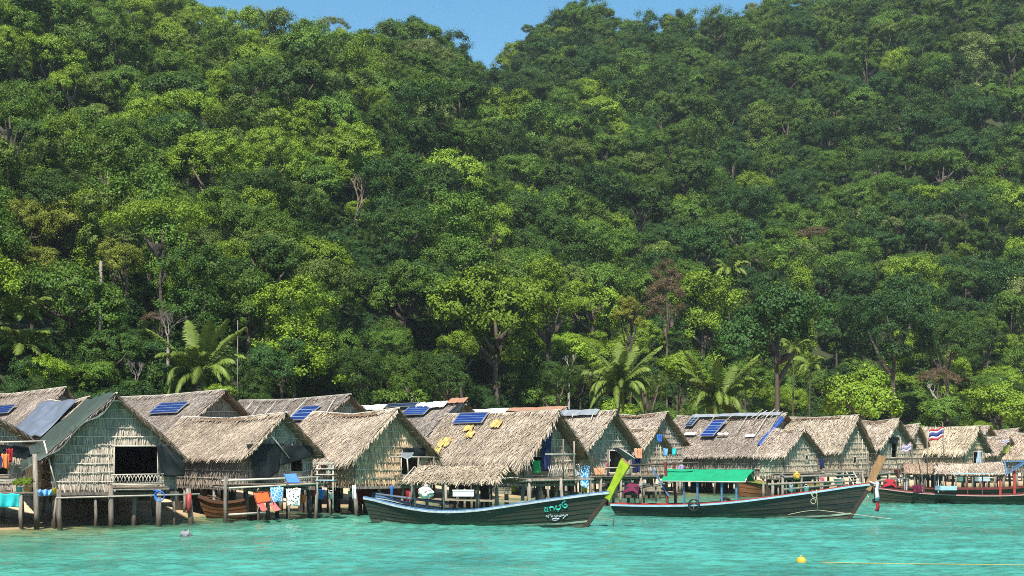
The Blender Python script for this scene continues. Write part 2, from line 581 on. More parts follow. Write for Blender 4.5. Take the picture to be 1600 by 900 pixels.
def sea_material():
    m = bpy.data.materials.new('sea_water')
    m.use_nodes = True
    N, L = m.node_tree.nodes, m.node_tree.links
    b = N['Principled BSDF']
    b.inputs['Roughness'].default_value = 0.10
    b.inputs['Specular IOR Level'].default_value = 0.42
    b.inputs['IOR'].default_value = 1.33
    at = N.new('ShaderNodeAttribute')
    at.attribute_name = 'depth'
    tc = N.new('ShaderNodeNewGeometry')
    # body colour: green in the shallows, turquoise further out, with sandy and weedy patches
    cr = N.new('ShaderNodeValToRGB')
    cr.color_ramp.elements[0].position = 0.0
    cr.color_ramp.elements[0].color = (0.13, 0.22, 0.12, 1)
    cr.color_ramp.elements[1].position = 1.0
    cr.color_ramp.elements[1].color = (0.050, 0.235, 0.185, 1)
    e = cr.color_ramp.elements.new(0.35)
    e.color = (0.06, 0.225, 0.15, 1)
    mr = N.new('ShaderNodeMapRange')
    mr.inputs[1].default_value = 0.0
    mr.inputs[2].default_value = 1.9
    L.new(at.outputs['Fac'], mr.inputs[0])
    L.new(mr.outputs[0], cr.inputs[0])
    nz = N.new('ShaderNodeTexNoise')
    nz.inputs['Scale'].default_value = 0.22
    nz.inputs['Detail'].default_value = 3
    L.new(tc.outputs['Position'], nz.inputs['Vector'])
    vm = N.new('ShaderNodeMapRange')
    vm.inputs[1].default_value = 0.35
    vm.inputs[2].default_value = 0.65
    vm.inputs[3].default_value = 0.78
    vm.inputs[4].default_value = 1.25
    L.new(nz.outputs[0], vm.inputs[0])
    mu = N.new('ShaderNodeVectorMath')
    mu.operation = 'MULTIPLY'
    L.new(cr.outputs[0], mu.inputs[0])
    L.new(vm.outputs[0], mu.inputs[1])
    L.new(mu.outputs[0], b.inputs['Base Color'])
    # fine ripples
    mp = N.new('ShaderNodeMapping')
    mp.inputs['Scale'].default_value = (2.2, 4.2, 1)
    L.new(tc.outputs['Position'], mp.inputs[0])
    n2 = N.new('ShaderNodeTexNoise')
    n2.inputs['Scale'].default_value = 1.0
    n2.inputs['Detail'].default_value = 5
    n2.inputs['Roughness'].default_value = 0.6
    L.new(mp.outputs[0], n2.inputs['Vector'])
    bp = N.new('ShaderNodeBump')
    bp.inputs['Strength'].default_value = 0.55
    bp.inputs['Distance'].default_value = 0.09
    L.new(n2.outputs[0], bp.inputs['Height'])
    L.new(bp.outputs[0], b.inputs['Normal'])
    # clear at the very edge
    tr = N.new('ShaderNodeBsdfTransparent')
    tr.inputs['Color'].default_value = (0.80, 0.93, 0.86, 1)
    al = N.new('ShaderNodeMapRange')
    al.inputs[1].default_value = 0.0
    al.inputs[2].default_value = 0.8
    al.inputs[3].default_value = 0.12
    al.inputs[4].default_value = 1.0
    L.new(at.outputs['Fac'], al.inputs[0])
    ms = N.new('ShaderNodeMixShader')
    L.new(al.outputs[0], ms.inputs[0])
    L.new(tr.outputs[0], ms.inputs[1])
    L.new(b.outputs[0], ms.inputs[2])
    L.new(ms.outputs[0], N['Material Output'].inputs['Surface'])
    return m


sea = link('sea', sea_me, sea_material())
tag(sea, 'rippled turquoise sea water in front of the beach', kind='structure')
# ------------------------------------------------------------------ thatch, walls, huts
def blades(o, d, s, n, L, w, lift, taper=0.4):
    """N leaf strips: root o, direction d, side s, lifted at the tip along n"""
    L, w, lift = L[:, None], w[:, None], lift[:, None]
    tip = o + d * L + n * lift
    V = np.stack([o - s * w * 0.5, o + s * w * 0.5, tip + s * w * 0.5 * taper, tip - s * w * 0.5 * taper], 1)
    return V.reshape(-1, 3)


def quad_index(nv):
    return np.arange(nv, dtype=np.int32).reshape(-1, 4)


def unit(a):
    return a / np.linalg.norm(a, axis=-1, keepdims=True)


def slope_mesh(name, R0, R1, d, S, n, seed, dens=1.0, shag=1.0, sag=0.06, fringe=1.0):
    rng = np.random.default_rng(seed)
    R0, R1, d, n = (np.array(a, float) for a in (R0, R1, d, n))
    e = R1 - R0
    Lr = np.linalg.norm(e)
    e /= Lr
    lump = lambda a, v: 0.035 * wob(a * 1.1 + seed, v * 1.6, seed) - sag * np.sin(np.pi * np.clip(a / Lr, 0, 1)) * (1 - 0.5 * v / S)
    VV = []
    step = 0.105 / dens ** 0.5
    rows = np.arange(0.02, S + 0.001, step)
    for i, v in enumerate(rows):
        last = i >= len(rows) - 3
        k = int(Lr / (0.044 / dens ** 0.5) * (1.5 if last else 1))
        a = np.clip((np.arange(k) + rng.uniform(0, 1, k)) * Lr / k, 0.0, Lr)
        vv = v + rng.normal(0, 0.05, k)
        o = R0 + e * a[:, None] + d * vv[:, None] + n * (0.035 + lump(a, vv))[:, None]
        ln = rng.uniform(0.14, 0.36, k) * (1 + 0.35 * (shag - 1))
        di = d + e * rng.normal(0, 0.17 * shag, k)[:, None]
        if last:
            ln = rng.uniform(0.12, 0.42, k) * shag * fringe
            di = di + np.array([0, 0, -1.0]) * rng.uniform(0.05, 0.5, k)[:, None] * (0.6 + 0.4 * shag)
        di = unit(di)
        lift = rng.uniform(0.0, 0.05, k) * (1.0 + 0.8 * (shag - 1))
        VV.append(blades(o, di, np.broadcast_to(e, o.shape), np.broadcast_to(n, o.shape), ln, rng.uniform(0.026, 0.058, k) / dens ** 0.4, lift))
    # ragged verge at both gable ends
    for a0, sg in ((0.0, -1.0), (Lr, 1.0)):
        k = int(S / 0.022)
        vv = rng.uniform(0, S, k)
        o = R0 + e * a0 + d * vv[:, None] + n * (0.01 + lump(np.full(k, a0), vv))[:, None]
        di = unit(e * sg * rng.uniform(0.2, 0.8, k)[:, None] + d * rng.uniform(0.4, 1, k)[:, None] + np.array([0, 0, -0.35]) * rng.uniform(0, 1, k)[:, None])
        VV.append(blades(o, di, np.broadcast_to(d, o.shape), np.broadcast_to(n, o.shape), rng.uniform(0.08, 0.34, k) * shag, rng.uniform(0.03, 0.07, k), rng.uniform(-0.05, 0.03, k)))
    V = np.concatenate(VV)
    Q = quad_index(len(V))
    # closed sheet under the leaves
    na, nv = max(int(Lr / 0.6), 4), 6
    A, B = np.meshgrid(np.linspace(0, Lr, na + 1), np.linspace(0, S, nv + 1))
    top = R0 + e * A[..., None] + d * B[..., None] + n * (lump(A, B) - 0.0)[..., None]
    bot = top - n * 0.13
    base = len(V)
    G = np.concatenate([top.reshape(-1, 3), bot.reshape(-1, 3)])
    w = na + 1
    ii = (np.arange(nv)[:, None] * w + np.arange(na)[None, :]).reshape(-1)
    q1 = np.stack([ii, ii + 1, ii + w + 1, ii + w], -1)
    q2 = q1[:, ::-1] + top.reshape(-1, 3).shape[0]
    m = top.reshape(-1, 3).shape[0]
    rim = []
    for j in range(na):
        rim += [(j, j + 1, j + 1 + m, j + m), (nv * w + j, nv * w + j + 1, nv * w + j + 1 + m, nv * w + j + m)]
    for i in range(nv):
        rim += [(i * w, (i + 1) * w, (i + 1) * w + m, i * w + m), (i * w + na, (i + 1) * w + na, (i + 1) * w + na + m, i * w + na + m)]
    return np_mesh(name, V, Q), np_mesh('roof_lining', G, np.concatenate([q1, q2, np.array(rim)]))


def wall_mesh(name, A, B, z0, ztop, nrm, openings, seed, course=0.36, dens=1.0, upto=None):
    """leaf wall from A to B (xy), blades hanging in courses; ztop(u) gives the top, openings are (u0,u1,z0,z1)"""
    rng = np.random.default_rng(seed)
    A, B, nrm = np.array([*A, 0.0]), np.array([*B, 0.0]), np.array([*nrm, 0.0])
    e = B - A
    Lw = np.linalg.norm(e)
    e /= Lw
    zmax = max(ztop(u) for u in np.linspace(0, Lw, 9))
    VV = []
    z = z0 + course
    while z < zmax + course:
        k = int(Lw / (0.055 / dens ** 0.5))
        u = (np.arange(k) + rng.uniform(0, 1, k)) * Lw / k
        zt = np.array([ztop(x) for x in u])
        zz = np.minimum(z + rng.normal(0, 0.02, k), zt)
        ln = course * rng.uniform(0.85, 1.35, k)
        if z < z0 + course * 1.5:
            ln *= rng.uniform(0.9, 1.3, k)
        keep = (zz > z - course * 0.9)
        for (a, b, c, d_) in openings:
            keep &= ~((u > a) & (u < b) & (zz > c) & (zz - course * 0.5 < d_))
        # keep tips out of openings below
        for (a, b, c, d_) in openings:
            cut = (u > a) & (u < b) & (zz > d_)
            ln = np.where(cut, np.minimum(ln, np.maximum(zz - d_, 0.05)), ln)
        u, zz, ln = u[keep], zz[keep], ln[keep]
        if len(u):
            o = A + e * u[:, None] + nrm * 0.03 + np.stack([0 * u, 0 * u, zz], -1)
            di = unit(np.array([0, 0, -1.0]) + e * rng.normal(0.04, 0.16, len(u))[:, None])
            VV.append(blades(o, di, np.broadcast_to(e, o.shape), np.broadcast_to(nrm, o.shape), ln, rng.uniform(0.035, 0.08, len(u)), rng.uniform(0.02, 0.09, len(u))))
        z += course
    V = np.concatenate(VV) if VV else np.zeros((0, 3))
    Q = [quad_index(len(V))]
    # backing cells
    us = sorted(set(list(np.linspace(0, Lw, max(int(Lw / 0.35), 3))) + [min(max(x, 0), Lw) for o in openings for x in o[:2]]))
    zs = sorted(set(list(np.arange(z0, zmax, 0.3)) + [zmax] + [x for o in openings for x in o[2:]]))
    pts, qs = [], []
    for i in range(len(us) - 1):
        um = (us[i] + us[i + 1]) / 2
        for j in range(len(zs) - 1):
            zm = (zs[j] + zs[j + 1]) / 2
            t0, t1 = ztop(us[i]), ztop(us[i + 1])
            if zs[j] >= max(t0, t1) or any(a < um < b and c < zm < d_ for a, b, c, d_ in openings):
                continue
            c = [(us[i], min(zs[j], t0)), (us[i + 1], min(zs[j], t1)), (us[i + 1], min(zs[j + 1], t1)), (us[i], min(zs[j + 1], t0))]
            for off in (0.02, -0.02):
                b0 = len(pts)
                pts += [A + e * u + nrm * off + np.array([0, 0, zz]) for u, zz in c]
                qs.append((b0, b0 + 1, b0 + 2, b0 + 3))
    if pts:
        Q.append(np.array(qs, dtype=np.int32) + len(V))
        V = np.concatenate([V, np.array(pts)])
    return np_mesh(name, V, np.concatenate(Q))


class Hut:
    pass


HUTS = {}


def hut(key, label, apex, D, lx, rx, ey, bx, th=50, fz=1.55, ov=0.45, tone=(1, 1, 1), wtone=(1, 1, 1), opens=(), side_opens=(), shag=1.0,
        posts=True, purlins=False, battens=True, dens=None, seed=0, fringe=1.0, sag=0.06, wallcut=None, name='stilt_hut'):
    h = Hut()
    h.key, h.D = key, D
    sag = sag + 0.035 * (seed * 3 % 5)
    th = math.radians(th)
    c, s = math.cos(th), math.sin(th)
    h.c, h.s = c, s
    A = P(apex[0], apex[1], D)
    f = F_PX
    wl = (f * A.x - (lx - 800) * D) / (s * f - c * (lx - 800))
    wr = ((rx - 800) * D - f * A.x) / (s * f - c * (rx - 800))
    h.w = w = 0.5 * (wl + wr) if rx else wl
    h.L = Lh = (f * A.x - (bx - 800) * D) / (f * c + (bx - 800) * s)
    h.zr = zr = A.z
    h.ze = ze = CAM_H - (ey - HOR) / f * (D - c * w)
    h.O = O = Vector((A.x - ov * c, A.y + ov * s, 0))
    h.W = W = 2 * (w - 0.38)
    h.fz, h.ov = fz, ov
    dens = dens or max(0.55, min(1.25, (66.0 / D) ** 2))
    e = thing(name, label, 'hut', (O.x, O.y, 0.0), -th, 'thatched stilt huts along the beach')
    h.e = e
    S = math.hypot(w, zr - ze)
    h.S = S
    R0, R1 = (ov, 0, zr), (-Lh - 0.3, 0, zr)
    for sg, nm in ((-1, 'roof_slope'), (1, 'roof_slope')):
        d = (0, sg * w / S, (ze - zr) / S)
        n = (0, sg * (zr - ze) / S, w / S)
        dn = dens if sg < 0 else dens * 0.6
        sm, lm = slope_mesh(nm, R0, R1, d, S, n, seed * 7 + sg + 3, dn, shag, sag, fringe)
        o = link(nm, sm, 'thatch', e, tone)
        o['kind'] = 'stuff'
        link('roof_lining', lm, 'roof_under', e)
    # ridge cap of folded leaves and a ridge pole
    rng = np.random.default_rng(seed + 90)
    k = int((Lh + ov + 0.3) / 0.05)
    VV = []
    for sg in (-1, 1):
        u = rng.uniform(-Lh - 0.3, ov, k)
        o = np.stack([u, np.zeros(k), np.full(k, zr + 0.09) - sag * np.sin(np.pi * np.clip((ov - u) / (Lh + ov + 0.3), 0, 1))], -1)
        d = unit(np.array([0, sg * w / S, (ze - zr) / S]) + np.array([1.0, 0, 0]) * rng.normal(0, 0.2, k)[:, None])
        VV.append(blades(o, d, np.broadcast_to(np.array([1.0, 0, 0]), o.shape), np.broadcast_to(np.array([0, sg * 0.5, 0.85]), o.shape), rng.uniform(0.2, 0.42, k), rng.uniform(0.05, 0.1, k), rng.uniform(0, 0.05, k)))
    V = np.concatenate(VV)
    link('ridge_cap', np_mesh('ridge_cap', V, quad_index(len(V))), 'thatch', e, tone)['kind'] = 'stuff'
    MB().tube([(ov + 0.12, 0, zr + 0.08), (-Lh / 2, 0, zr + 0.06 - sag), (-Lh - 0.35, 0, zr + 0.08)], 0.035).build('ridge_pole', 'bamboo', e)
    for sg in (-1, 1):
        MB().tube([(ov - 0.06, sg * 0.02, zr - 0.09), (ov - 0.06, sg * (w - 0.05), ze - 0.07)], 0.035).build('verge_pole', 'post_wood', e)
    if D < 115:
        for i in range(7 if purlins else 4):
            t = (i + 0.8) / (7.6 if purlins else 4.6)
            MB().tube([(-0.05, t * w, zr - (zr - ze) * t - 0.17), (ov - 0.02, t * w, zr - (zr - ze) * t - 0.17)], 0.025, 5).build('purlin', 'bamboo', e)
    ztop = lambda Y: zr - (zr - ze) * abs(Y) / w - 0.07
    h.ztop = ztop
    # gable wall
    h.gl = []
    h.frames = []
    for o in opens:
        y0, za = h_gp(h, o[0], o[1])
        y1, zb = h_gp(h, o[2], o[3])
        h.gl.append((y0 + W / 2, y1 + W / 2, min(za, zb), max(za, zb)))
    zf = fz - 0.12
    for (u0, u1, za, zb) in h.gl:
        a0, a1 = u0 - W / 2, u1 - W / 2
        for p0, p1 in (((0.1, a0, za), (0.1, a0, zb)), ((0.1, a1, za), (0.1, a1, zb)), ((0.11, a0 - 0.08, zb), (0.11, a1 + 0.08, zb)), ((0.11, a0 - 0.08, za), (0.11, a1 + 0.08, za))):
            MB().tube([p0, p1], 0.03, 6).build('window_frame', 'bamboo', e, True)
    o = link('gable_wall', wall_mesh('gable_wall', (0, -W / 2), (0, W / 2), zf, lambda u: ztop(u - W / 2), (1, 0), h.gl, seed + 11, dens=dens), 'thatch_wall', e, wtone)
    o['kind'] = 'stuff'
    so = []
    for q in side_opens:
        x0, za = h_sp(h, q[0], q[1])
        x1, zb = h_sp(h, q[2], q[3])
        a, b = sorted((x0, x1))
        so.append((-b, -a, min(za, zb), max(za, zb)))
    zs = ztop(W / 2)
    o = link('side_wall', wall_mesh('side_wall', (0, -W / 2), (-Lh, -W / 2), zf, lambda u: zs, (0, -1), so, seed + 12, dens=dens), 'thatch_wall', e, wtone)
    o['kind'] = 'stuff'
    MB().grid([[(0, W / 2, zf), (-Lh, W / 2, zf)], [(0, W / 2, zs), (-Lh, W / 2, zs)]], 0.03).build('side_wall', 'thatch_wall', e, color=wtone)
    b = MB()
    b.add([(-Lh, -W / 2, zf), (-Lh, W / 2, zf), (-Lh, W / 2, zs), (-Lh, 0, ztop(0)), (-Lh, -W / 2, zs)], [(0, 1, 2, 3, 4)])
    b.build('back_wall', 'thatch_wall', e, color=wtone)
    # battens
    if battens:
        z = zf + 0.36
        while z < zr - 0.25:
            y = min(w * (zr - 0.1 - z) / (zr - ze), W / 2)
            segs = [(-y, y)]
            for (a, b_, c0, c1) in h.gl:
                if c0 - 0.05 < z < c1 + 0.05:
                    segs = [q for (p0, p1) in segs for q in ((p0, min(p1, a - W / 2)), (max(p0, b_ - W / 2), p1)) if q[1] - q[0] > 0.15]
            for p0, p1 in segs:
                dz = random.uniform(-0.03, 0.03)
                MB().tube([(0.08, p0, z - dz), (0.085, (p0 + p1) / 2, z + random.uniform(-0.02, 0.02)), (0.08, p1, z + dz)], 0.022, 5).build('batten', 'bamboo', e)
            if z < zs - 0.1:
                MB().tube([(0.02, -W / 2 - 0.075, z), (-Lh, -W / 2 - 0.075, z + random.uniform(-0.04, 0.04))], 0.02, 5).build('batten', 'bamboo', e)
            z += 0.36
    for yy in (-W / 2, W / 2):
        MB().tube([(0.09, yy, zf - 0.1), (0.09, yy, ztop(yy) + 0.03)], 0.045).build('corner_post', 'post_wood', e)
    # floor
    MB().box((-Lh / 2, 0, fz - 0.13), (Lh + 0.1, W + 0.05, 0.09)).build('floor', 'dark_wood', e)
    MB().beam((0.10, -W / 2 - 0.15, fz - 0.24), (0.10, W / 2 + 0.15, fz - 0.24), 0.09, 0.12).build('floor_beam', 'post_wood', e)
    MB().beam((0.1, -W / 2, fz - 0.22), (-Lh, -W / 2, fz - 0.22), 0.09, 0.11).build('floor_beam', 'post_wood', e)
    if posts:
        ny = 4 if W > 3.2 else 3
        nxp = 4 if Lh > 4 else 3
        for i in range(nxp):
            for j in range(ny):
                x = -0.05 - i * (Lh - 0.2) / (nxp - 1)
                y = -W / 2 + 0.05 + j * (W - 0.1) / (ny - 1)
                post(h, x, y, fz - 0.2)
    HUTS[key] = h
    return h


def post(h, x, y, ztop_, r=0.085, name='post', m='post_wood'):
    wp = h_world(h, x, y, 0)
    g = min(H(wp.x, wp.y), 0.9) - 0.35
    r *= random.uniform(0.65, 1.35)
    dx, dy = random.uniform(-0.13, 0.13), random.uniform(-0.13, 0.13)
    mid = (x + dx * 0.5 + random.uniform(-0.06, 0.06), y + dy * 0.5 + random.uniform(-0.05, 0.05), (g + ztop_) / 2)
    return MB().tube([(x + dx, y + dy, g), mid, (x, y, ztop_)], r, 8, r * 0.85).build(name, m, h.e, True)


def h_world(h, X, Y, z):
    return Vector((h.O.x + X * h.c + Y * h.s, h.O.y - X * h.s + Y * h.c, z))


def h_gp(h, px, py, X0=0.0):
    ox, oy = h.O.x + X0 * h.c, h.O.y - X0 * h.s
    Y = ((px - 800) * oy - F_PX * ox) / (F_PX * h.s - h.c * (px - 800))
    d = oy + Y * h.c
    return Y, CAM_H - (py - HOR) / F_PX * d


def h_sp(h, px, py, Y0=None):
    Y0 = -h.W / 2 if Y0 is None else Y0
    ox, oy = h.O.x + Y0 * h.s, h.O.y + Y0 * h.c
    X = ((px - 800) * oy - F_PX * ox) / (F_PX * h.c + (px - 800) * h.s)
    d = oy - X * h.s
    return X, CAM_H - (py - HOR) / F_PX * d


def slope_at(h, px, py):
    """hit of the camera ray with the near roof slope -> (X, v) in hut coordinates"""
    d = Vector(((px - 800) / F_PX, 1, -(py - HOR) / F_PX))
    n = Vector((-h.s * (h.zr - h.ze) / h.S, -h.c * (h.zr - h.ze) / h.S, h.w / h.S))
    A = h_world(h, 0, 0, h.zr)
    t = (A - Vector((0, 0, CAM_H))).dot(n) / d.dot(n)
    p = Vector((0, 0, CAM_H)) + d * t
    r = p - A
    X = r.x * h.c - r.y * h.s
    v = math.hypot(r.x * h.s + r.y * h.c, r.z)
    return X, v


def slope_pt(h, X, v, off):
    d = Vector((0, -h.w / h.S, (h.ze - h.zr) / h.S))
    n = Vector((0, -(h.zr - h.ze) / h.S, h.w / h.S))
    return Vector((X, 0, h.zr)) + d * v + n * off


def deck(h, x0, x1, y0, y1, z, posts=True, step=0.17):
    x = x0
    me = MB().box((0, (y0 + y1) / 2, z), (step * 0.88, y1 - y0, 0.04)).mesh('deck_plank')
    while x < x1:
        o = link('deck_plank', me, 'plank_wood', h.e)
        o.location = (x, random.uniform(-0.06, 0.06), random.uniform(-0.006, 0.006))
        x += step
    for xx in (x0 + 0.05, x1 - 0.05):
        MB().tube([(xx, y0 - 0.1, z - 0.08), (xx, y1 + 0.1, z - 0.08)], 0.05).build('deck_beam', 'post_wood', h.e)
    MB().tube([(x0, y0 + 0.05, z - 0.12), (x1 + 0.15, y0 + 0.05, z - 0.12)], 0.045).build('deck_beam', 'post_wood', h.e)
    if posts:
        n = max(2, int((y1 - y0) / 1.5) + 1)
        for i in range(n):
            post(h, x1 - 0.05, y0 + 0.1 + i * (y1 - y0 - 0.2) / (n - 1), z, 0.075, 'deck_post')


def pole(h, a, b, r=0.03, name='pole', m='bamboo', n=6):
    return MB().tube([a, b], r, n).build(name, m, h.e, True)


# grey = weathered, warm = fresh straw
GREY, WARM, MIX, STRAW = (0.74, 0.74, 0.76), (1.0, 0.95, 0.86), (0.90, 0.87, 0.84), (1.12, 1.04, 0.86)
WG, WB, WY_ = (0.98, 0.97, 0.95), (1.03, 0.97, 0.88), (1.2, 1.12, 0.92)

hA = hut('A', 'cut-off hut at the left edge with netting and hanging clothes on its porch', (-55, 622), 54, -170, 62, 688, -140, th=52, tone=GREY, wtone=WG, seed=1, purlins=True,
         opens=((-40, 705, 12, 742),))
hB = hut('B', 'weathered grey thatched hut behind the left edge with one solar panel', (102, 607), 73, 38, 160, 668, -40, th=50, tone=(0.85, 0.80, 0.78), seed=2, battens=False)
hC = hut('C', 'small hut under a slate-grey tarp squeezed between the green-tarped hut and its neighbour', (138, 622), 67, 72, 200, 684, 84, th=50, tone=(0.95, 0.86, 0.78), seed=3, battens=False)
hD = hut('D', 'big stilt hut with a dark green tarp over its roof and an open dark porch', (182, 617), 56, 80, 302, 715, 118, th=68, tone=GREY, wtone=WG, seed=4, purlins=True, ov=0.5,
         opens=((178, 697, 246, 757),))
hE = hut('E', 'weathered thatched hut with a solar panel rising behind the green-tarped hut', (352, 611), 72, 268, 432, 684, 186, th=50, tone=(0.78, 0.75, 0.74), seed=5, purlins=True, ov=0.7)
hF = hut('F', 'thatched hut with a dark net hung over its gable and laundry at its deck', (447, 647), 62, 388, 512, 713, 298, th=50, tone=(0.98, 0.90, 0.80), wtone=WG, seed=6, purlins=True, ov=0.6,
         opens=((452, 716, 472, 737),))
hG = hut('G', 'weathered hut with poles laid over its thatch and a tilted solar panel', (547, 618), 77, 478, 606, 672, 384, th=50, tone=(0.70, 0.68, 0.68), seed=7)
hH = hut('H', 'straw-yellow hut with a tall shaggy leaf gable behind the stern of the thatch-roofed boat', (622, 640), 66, 556, 692, 716, 502, th=50, tone=(1.08, 1.0, 0.9), wtone=(1.4, 1.16, 0.86), seed=8, purlins=True, ov=0.5, shag=1.7, fringe=1.2,
         opens=((625, 714, 654, 741),))
hI = hut('I', 'patched grey hut roof with two solar panels and white sheets along its ridge', (728, 629), 86, 672, 782, 684, 562, th=50, tone=(0.70, 0.69, 0.70), seed=9, battens=False)
hJ = hut('J', 'shaggy overhanging thatched hut with yellow patches directly above the thatch-roofed boat', (873, 643), 70, 815, 912, 716, 716, th=50, tone=(1.0, 0.92, 0.82), wtone=WB, seed=10, purlins=True, shag=2.3, fringe=1.4, ov=0.75,
         opens=((826, 713, 846, 730),))
hJ2 = hut('J2', 'hut roof capped with white and rusty metal sheets behind the shaggy thatched hut', (886, 637), 92, 832, 940, 690, 722, th=50, tone=GREY, seed=11, battens=False)
hK = hut('K', 'hut with a neat grey-green leaf gable and grey awning behind the lime boat stem', (962, 643), 77, 919, 1004, 703, 868, th=50, tone=(0.93, 0.88, 0.80), wtone=(1.02, 1.05, 0.98), seed=12, purlins=True, ov=0.6,
          opens=((950, 704, 992, 738),))
hL = hut('L', 'tangled back hut under the coconut palm, poles and netting on its gable', (1042, 645), 97, 1008, 1080, 694, 962, th=50, tone=(0.85, 0.80, 0.75), seed=13)
hM = hut('M', 'narrow hut with a bamboo-grid gable left of the green boat awning', (1028, 668), 89, 1002, 1056, 707, 976, th=50, tone=(0.95, 0.88, 0.78), wtone=(1.15, 1.1, 0.95), seed=14)
hN = hut('N', 'long low hut with a patched roof, two solar panels and a blue tarp edge', (1228, 647), 99, 1182, 1284, 711, 1070, th=48, tone=(0.74, 0.71, 0.69), wtone=(0.7, 0.7, 0.68), seed=15, sag=0.25)
hO = hut('O', 'small hut with one square window in its sunlit leaf gable', (1257, 670), 86, 1217, 1282, 713, 1222, th=50, tone=(0.95, 0.88, 0.82), wtone=(1.15, 1.18, 1.05), seed=16, ov=0.35, purlins=True,
         opens=((1256, 711, 1261, 719),))
hP = hut('P', 'tall steep hut with bamboo-grid gable, small doorway and ladder', (1341, 650), 95, 1309, 1365, 706, 1228, th=52, tone=(0.98, 0.92, 0.82), wtone=(1.2, 1.15, 1.0), seed=17, purlins=True, opens=((1332, 714, 1337, 724),))
hQ = hut('Q', 'hut with a straw-tufted gable edge and dark doorway right of the tall steep hut', (1404, 655), 101, 1360, 1418, 699, 1344, th=52, tone=(1.05, 0.98, 0.88), wtone=(1.2, 1.18, 1.05), seed=18, shag=1.6, opens=((1391, 690, 1400, 715),))
hR = hut('R', 'small pale hut with a steep gable between the tufted hut and the large flag', (1436, 663), 107, 1412, 1453, 702, 1408, th=52, tone=(1.0, 0.94, 0.86), wtone=(1.25, 1.22, 1.08), seed=19)
hS = hut('S', 'wide straw hut behind the large striped flag', (1529, 667), 106, 1504, 1545, 706, 1437, th=52, tone=STRAW, wtone=(1.2, 1.1, 0.85), seed=20, shag=1.6, opens=((1519, 706, 1533, 726),))
hT = hut('T', 'weathered grey back hut whose ridge shows above the wide straw hut', (1546, 666), 126, 1522, 1566, 694, 1432, th=52, tone=(0.85, 0.80, 0.76), seed=21, battens=False)
hU = hut('U', 'hut with a green cloth and a small flag in its gable near the right edge', (1577, 682), 113, 1556, 1594, 711, 1528, th=52, tone=(0.92, 0.84, 0.76), wtone=(1.1, 1.05, 0.9), seed=22)
hV = hut('V', 'grey back hut, second ridge from the right edge', (1591, 670), 130, 1572, 1608, 694, 1536, th=52, tone=(0.86, 0.80, 0.76), seed=23, battens=False)
hW = hut('W', 'thatched hut cut by the right edge of the view', (1640, 676), 112, 1616, 1662, 716, 1588, th=52, tone=(0.98, 0.88, 0.76), seed=24)
# ------------------------------------------------------------------ trees
def crown_mesh(name, seed, form, ncl, nleaf, leaf, clr):
    """crown of unit radius about the origin made of leaf-sized faces gathered in clumps; sizes are for a 4.5 m radius"""
    rng = np.random.default_rng(seed)
    R = 4.5
    C = []
    NL = {'dome': 9, 'fine': 10, 'loose': 8, 'bush': 9}.get(form, 1)
    LC = unit(rng.normal(size=(NL, 3)) * np.array([1, 1, 0.75]) + np.array([0, 0, 0.28])) * R * rng.uniform(0.45, 0.68, NL)[:, None]
    LC[0] *= 0.15
    LR = R * rng.uniform(0.27, 0.46, NL)
    LR[0] = R * 0.5
    if form == 'loose':
        LC *= 1.1
        LR *= 0.8
    LN = []
    lobes = unit(rng.normal(size=(7, 3)) * np.array([1, 1, 0.6]) + np.array([0, 0, 0.25]))
    lobr = rng.uniform(0.72, 1.2, 7)
    while len(C) < ncl:
        d = unit(rng.normal(size=3))
        if form in ('dome', 'fine', 'loose', 'bush'):
            if d[2] < -0.5:
                continue
            k = rng.integers(NL)
            q = LC[k] + d * LR[k]
            if any(np.linalg.norm(q - LC[m]) < LR[m] * 0.86 for m in range(NL) if m != k):
                continue
            hz = {'dome': 0.85, 'fine': 0.88, 'loose': 0.95, 'bush': 0.75}[form]
            C.append(q * np.array([1, 1, hz]) * rng.uniform(0.94, 1.04))
            LN.append(d)
        elif form == 'umbrella':
            a, r = rng.uniform(0, 6.28), math.sqrt(rng.uniform(0.02, 1))
            C.append(np.array([math.cos(a) * r * R, math.sin(a) * r * R, R * (0.34 - 0.42 * r * r + rng.uniform(-0.06, 0.10))]))
        elif form == 'column':
            z = rng.uniform(-1.7, 1.0)
            r = (0.62 + 0.16 * math.sin(z * 3.1 + seed) + 0.12 * math.sin(z * 7 + seed)) * math.sqrt(max(0.05, 1 - max(0, z - 0.3) ** 2 / 0.5))
            a = rng.uniform(0, 6.28)
            C.append(np.array([math.cos(a) * r * R, math.sin(a) * r * R, z * R]) * rng.uniform(0.8, 1.05))
    C = np.array(C)
    cr = clr * rng.uniform(0.6, 1.35, ncl)
    idx = np.repeat(np.arange(ncl), nleaf)
    n = len(idx)
    off = rng.normal(size=(n, 3)) * 0.46
    off[:, 2] = off[:, 2] * 0.72 + 0.12
    p = C[idx] + off * cr[idx][:, None]
    outw = unit(p - np.array([0, 0, -0.35 * R if form != 'column' else 0]) * 1.0 + 1e-6)
    if LN:
        outw = np.array(LN)[idx] * 1.9
    nrm = unit(0.3 * outw + 0.5 * unit(off + 1e-6) + np.array([0, 0, 0.25]) + 0.36 * rng.normal(size=(n, 3)))
    ax = unit(np.cross(nrm, rng.normal(size=(n, 3))))
    ax[:, 2] -= 0.25
    ax = unit(ax)
    sd = unit(np.cross(nrm, ax))
    ln = leaf * rng.uniform(0.65, 1.35, n)[:, None]
    wd = ln * rng.uniform(0.38, 0.62, n)[:, None]
    bend = nrm * ln * 0.12
    V = np.stack([p - ax * ln * 0.5 - bend, p + sd * wd * 0.5 + bend * 0.3, p + ax * ln * 0.5 - bend, p - sd * wd * 0.5 + bend * 0.3], 1).reshape(-1, 3) / R
    return np_mesh(name, V, quad_index(n * 4))


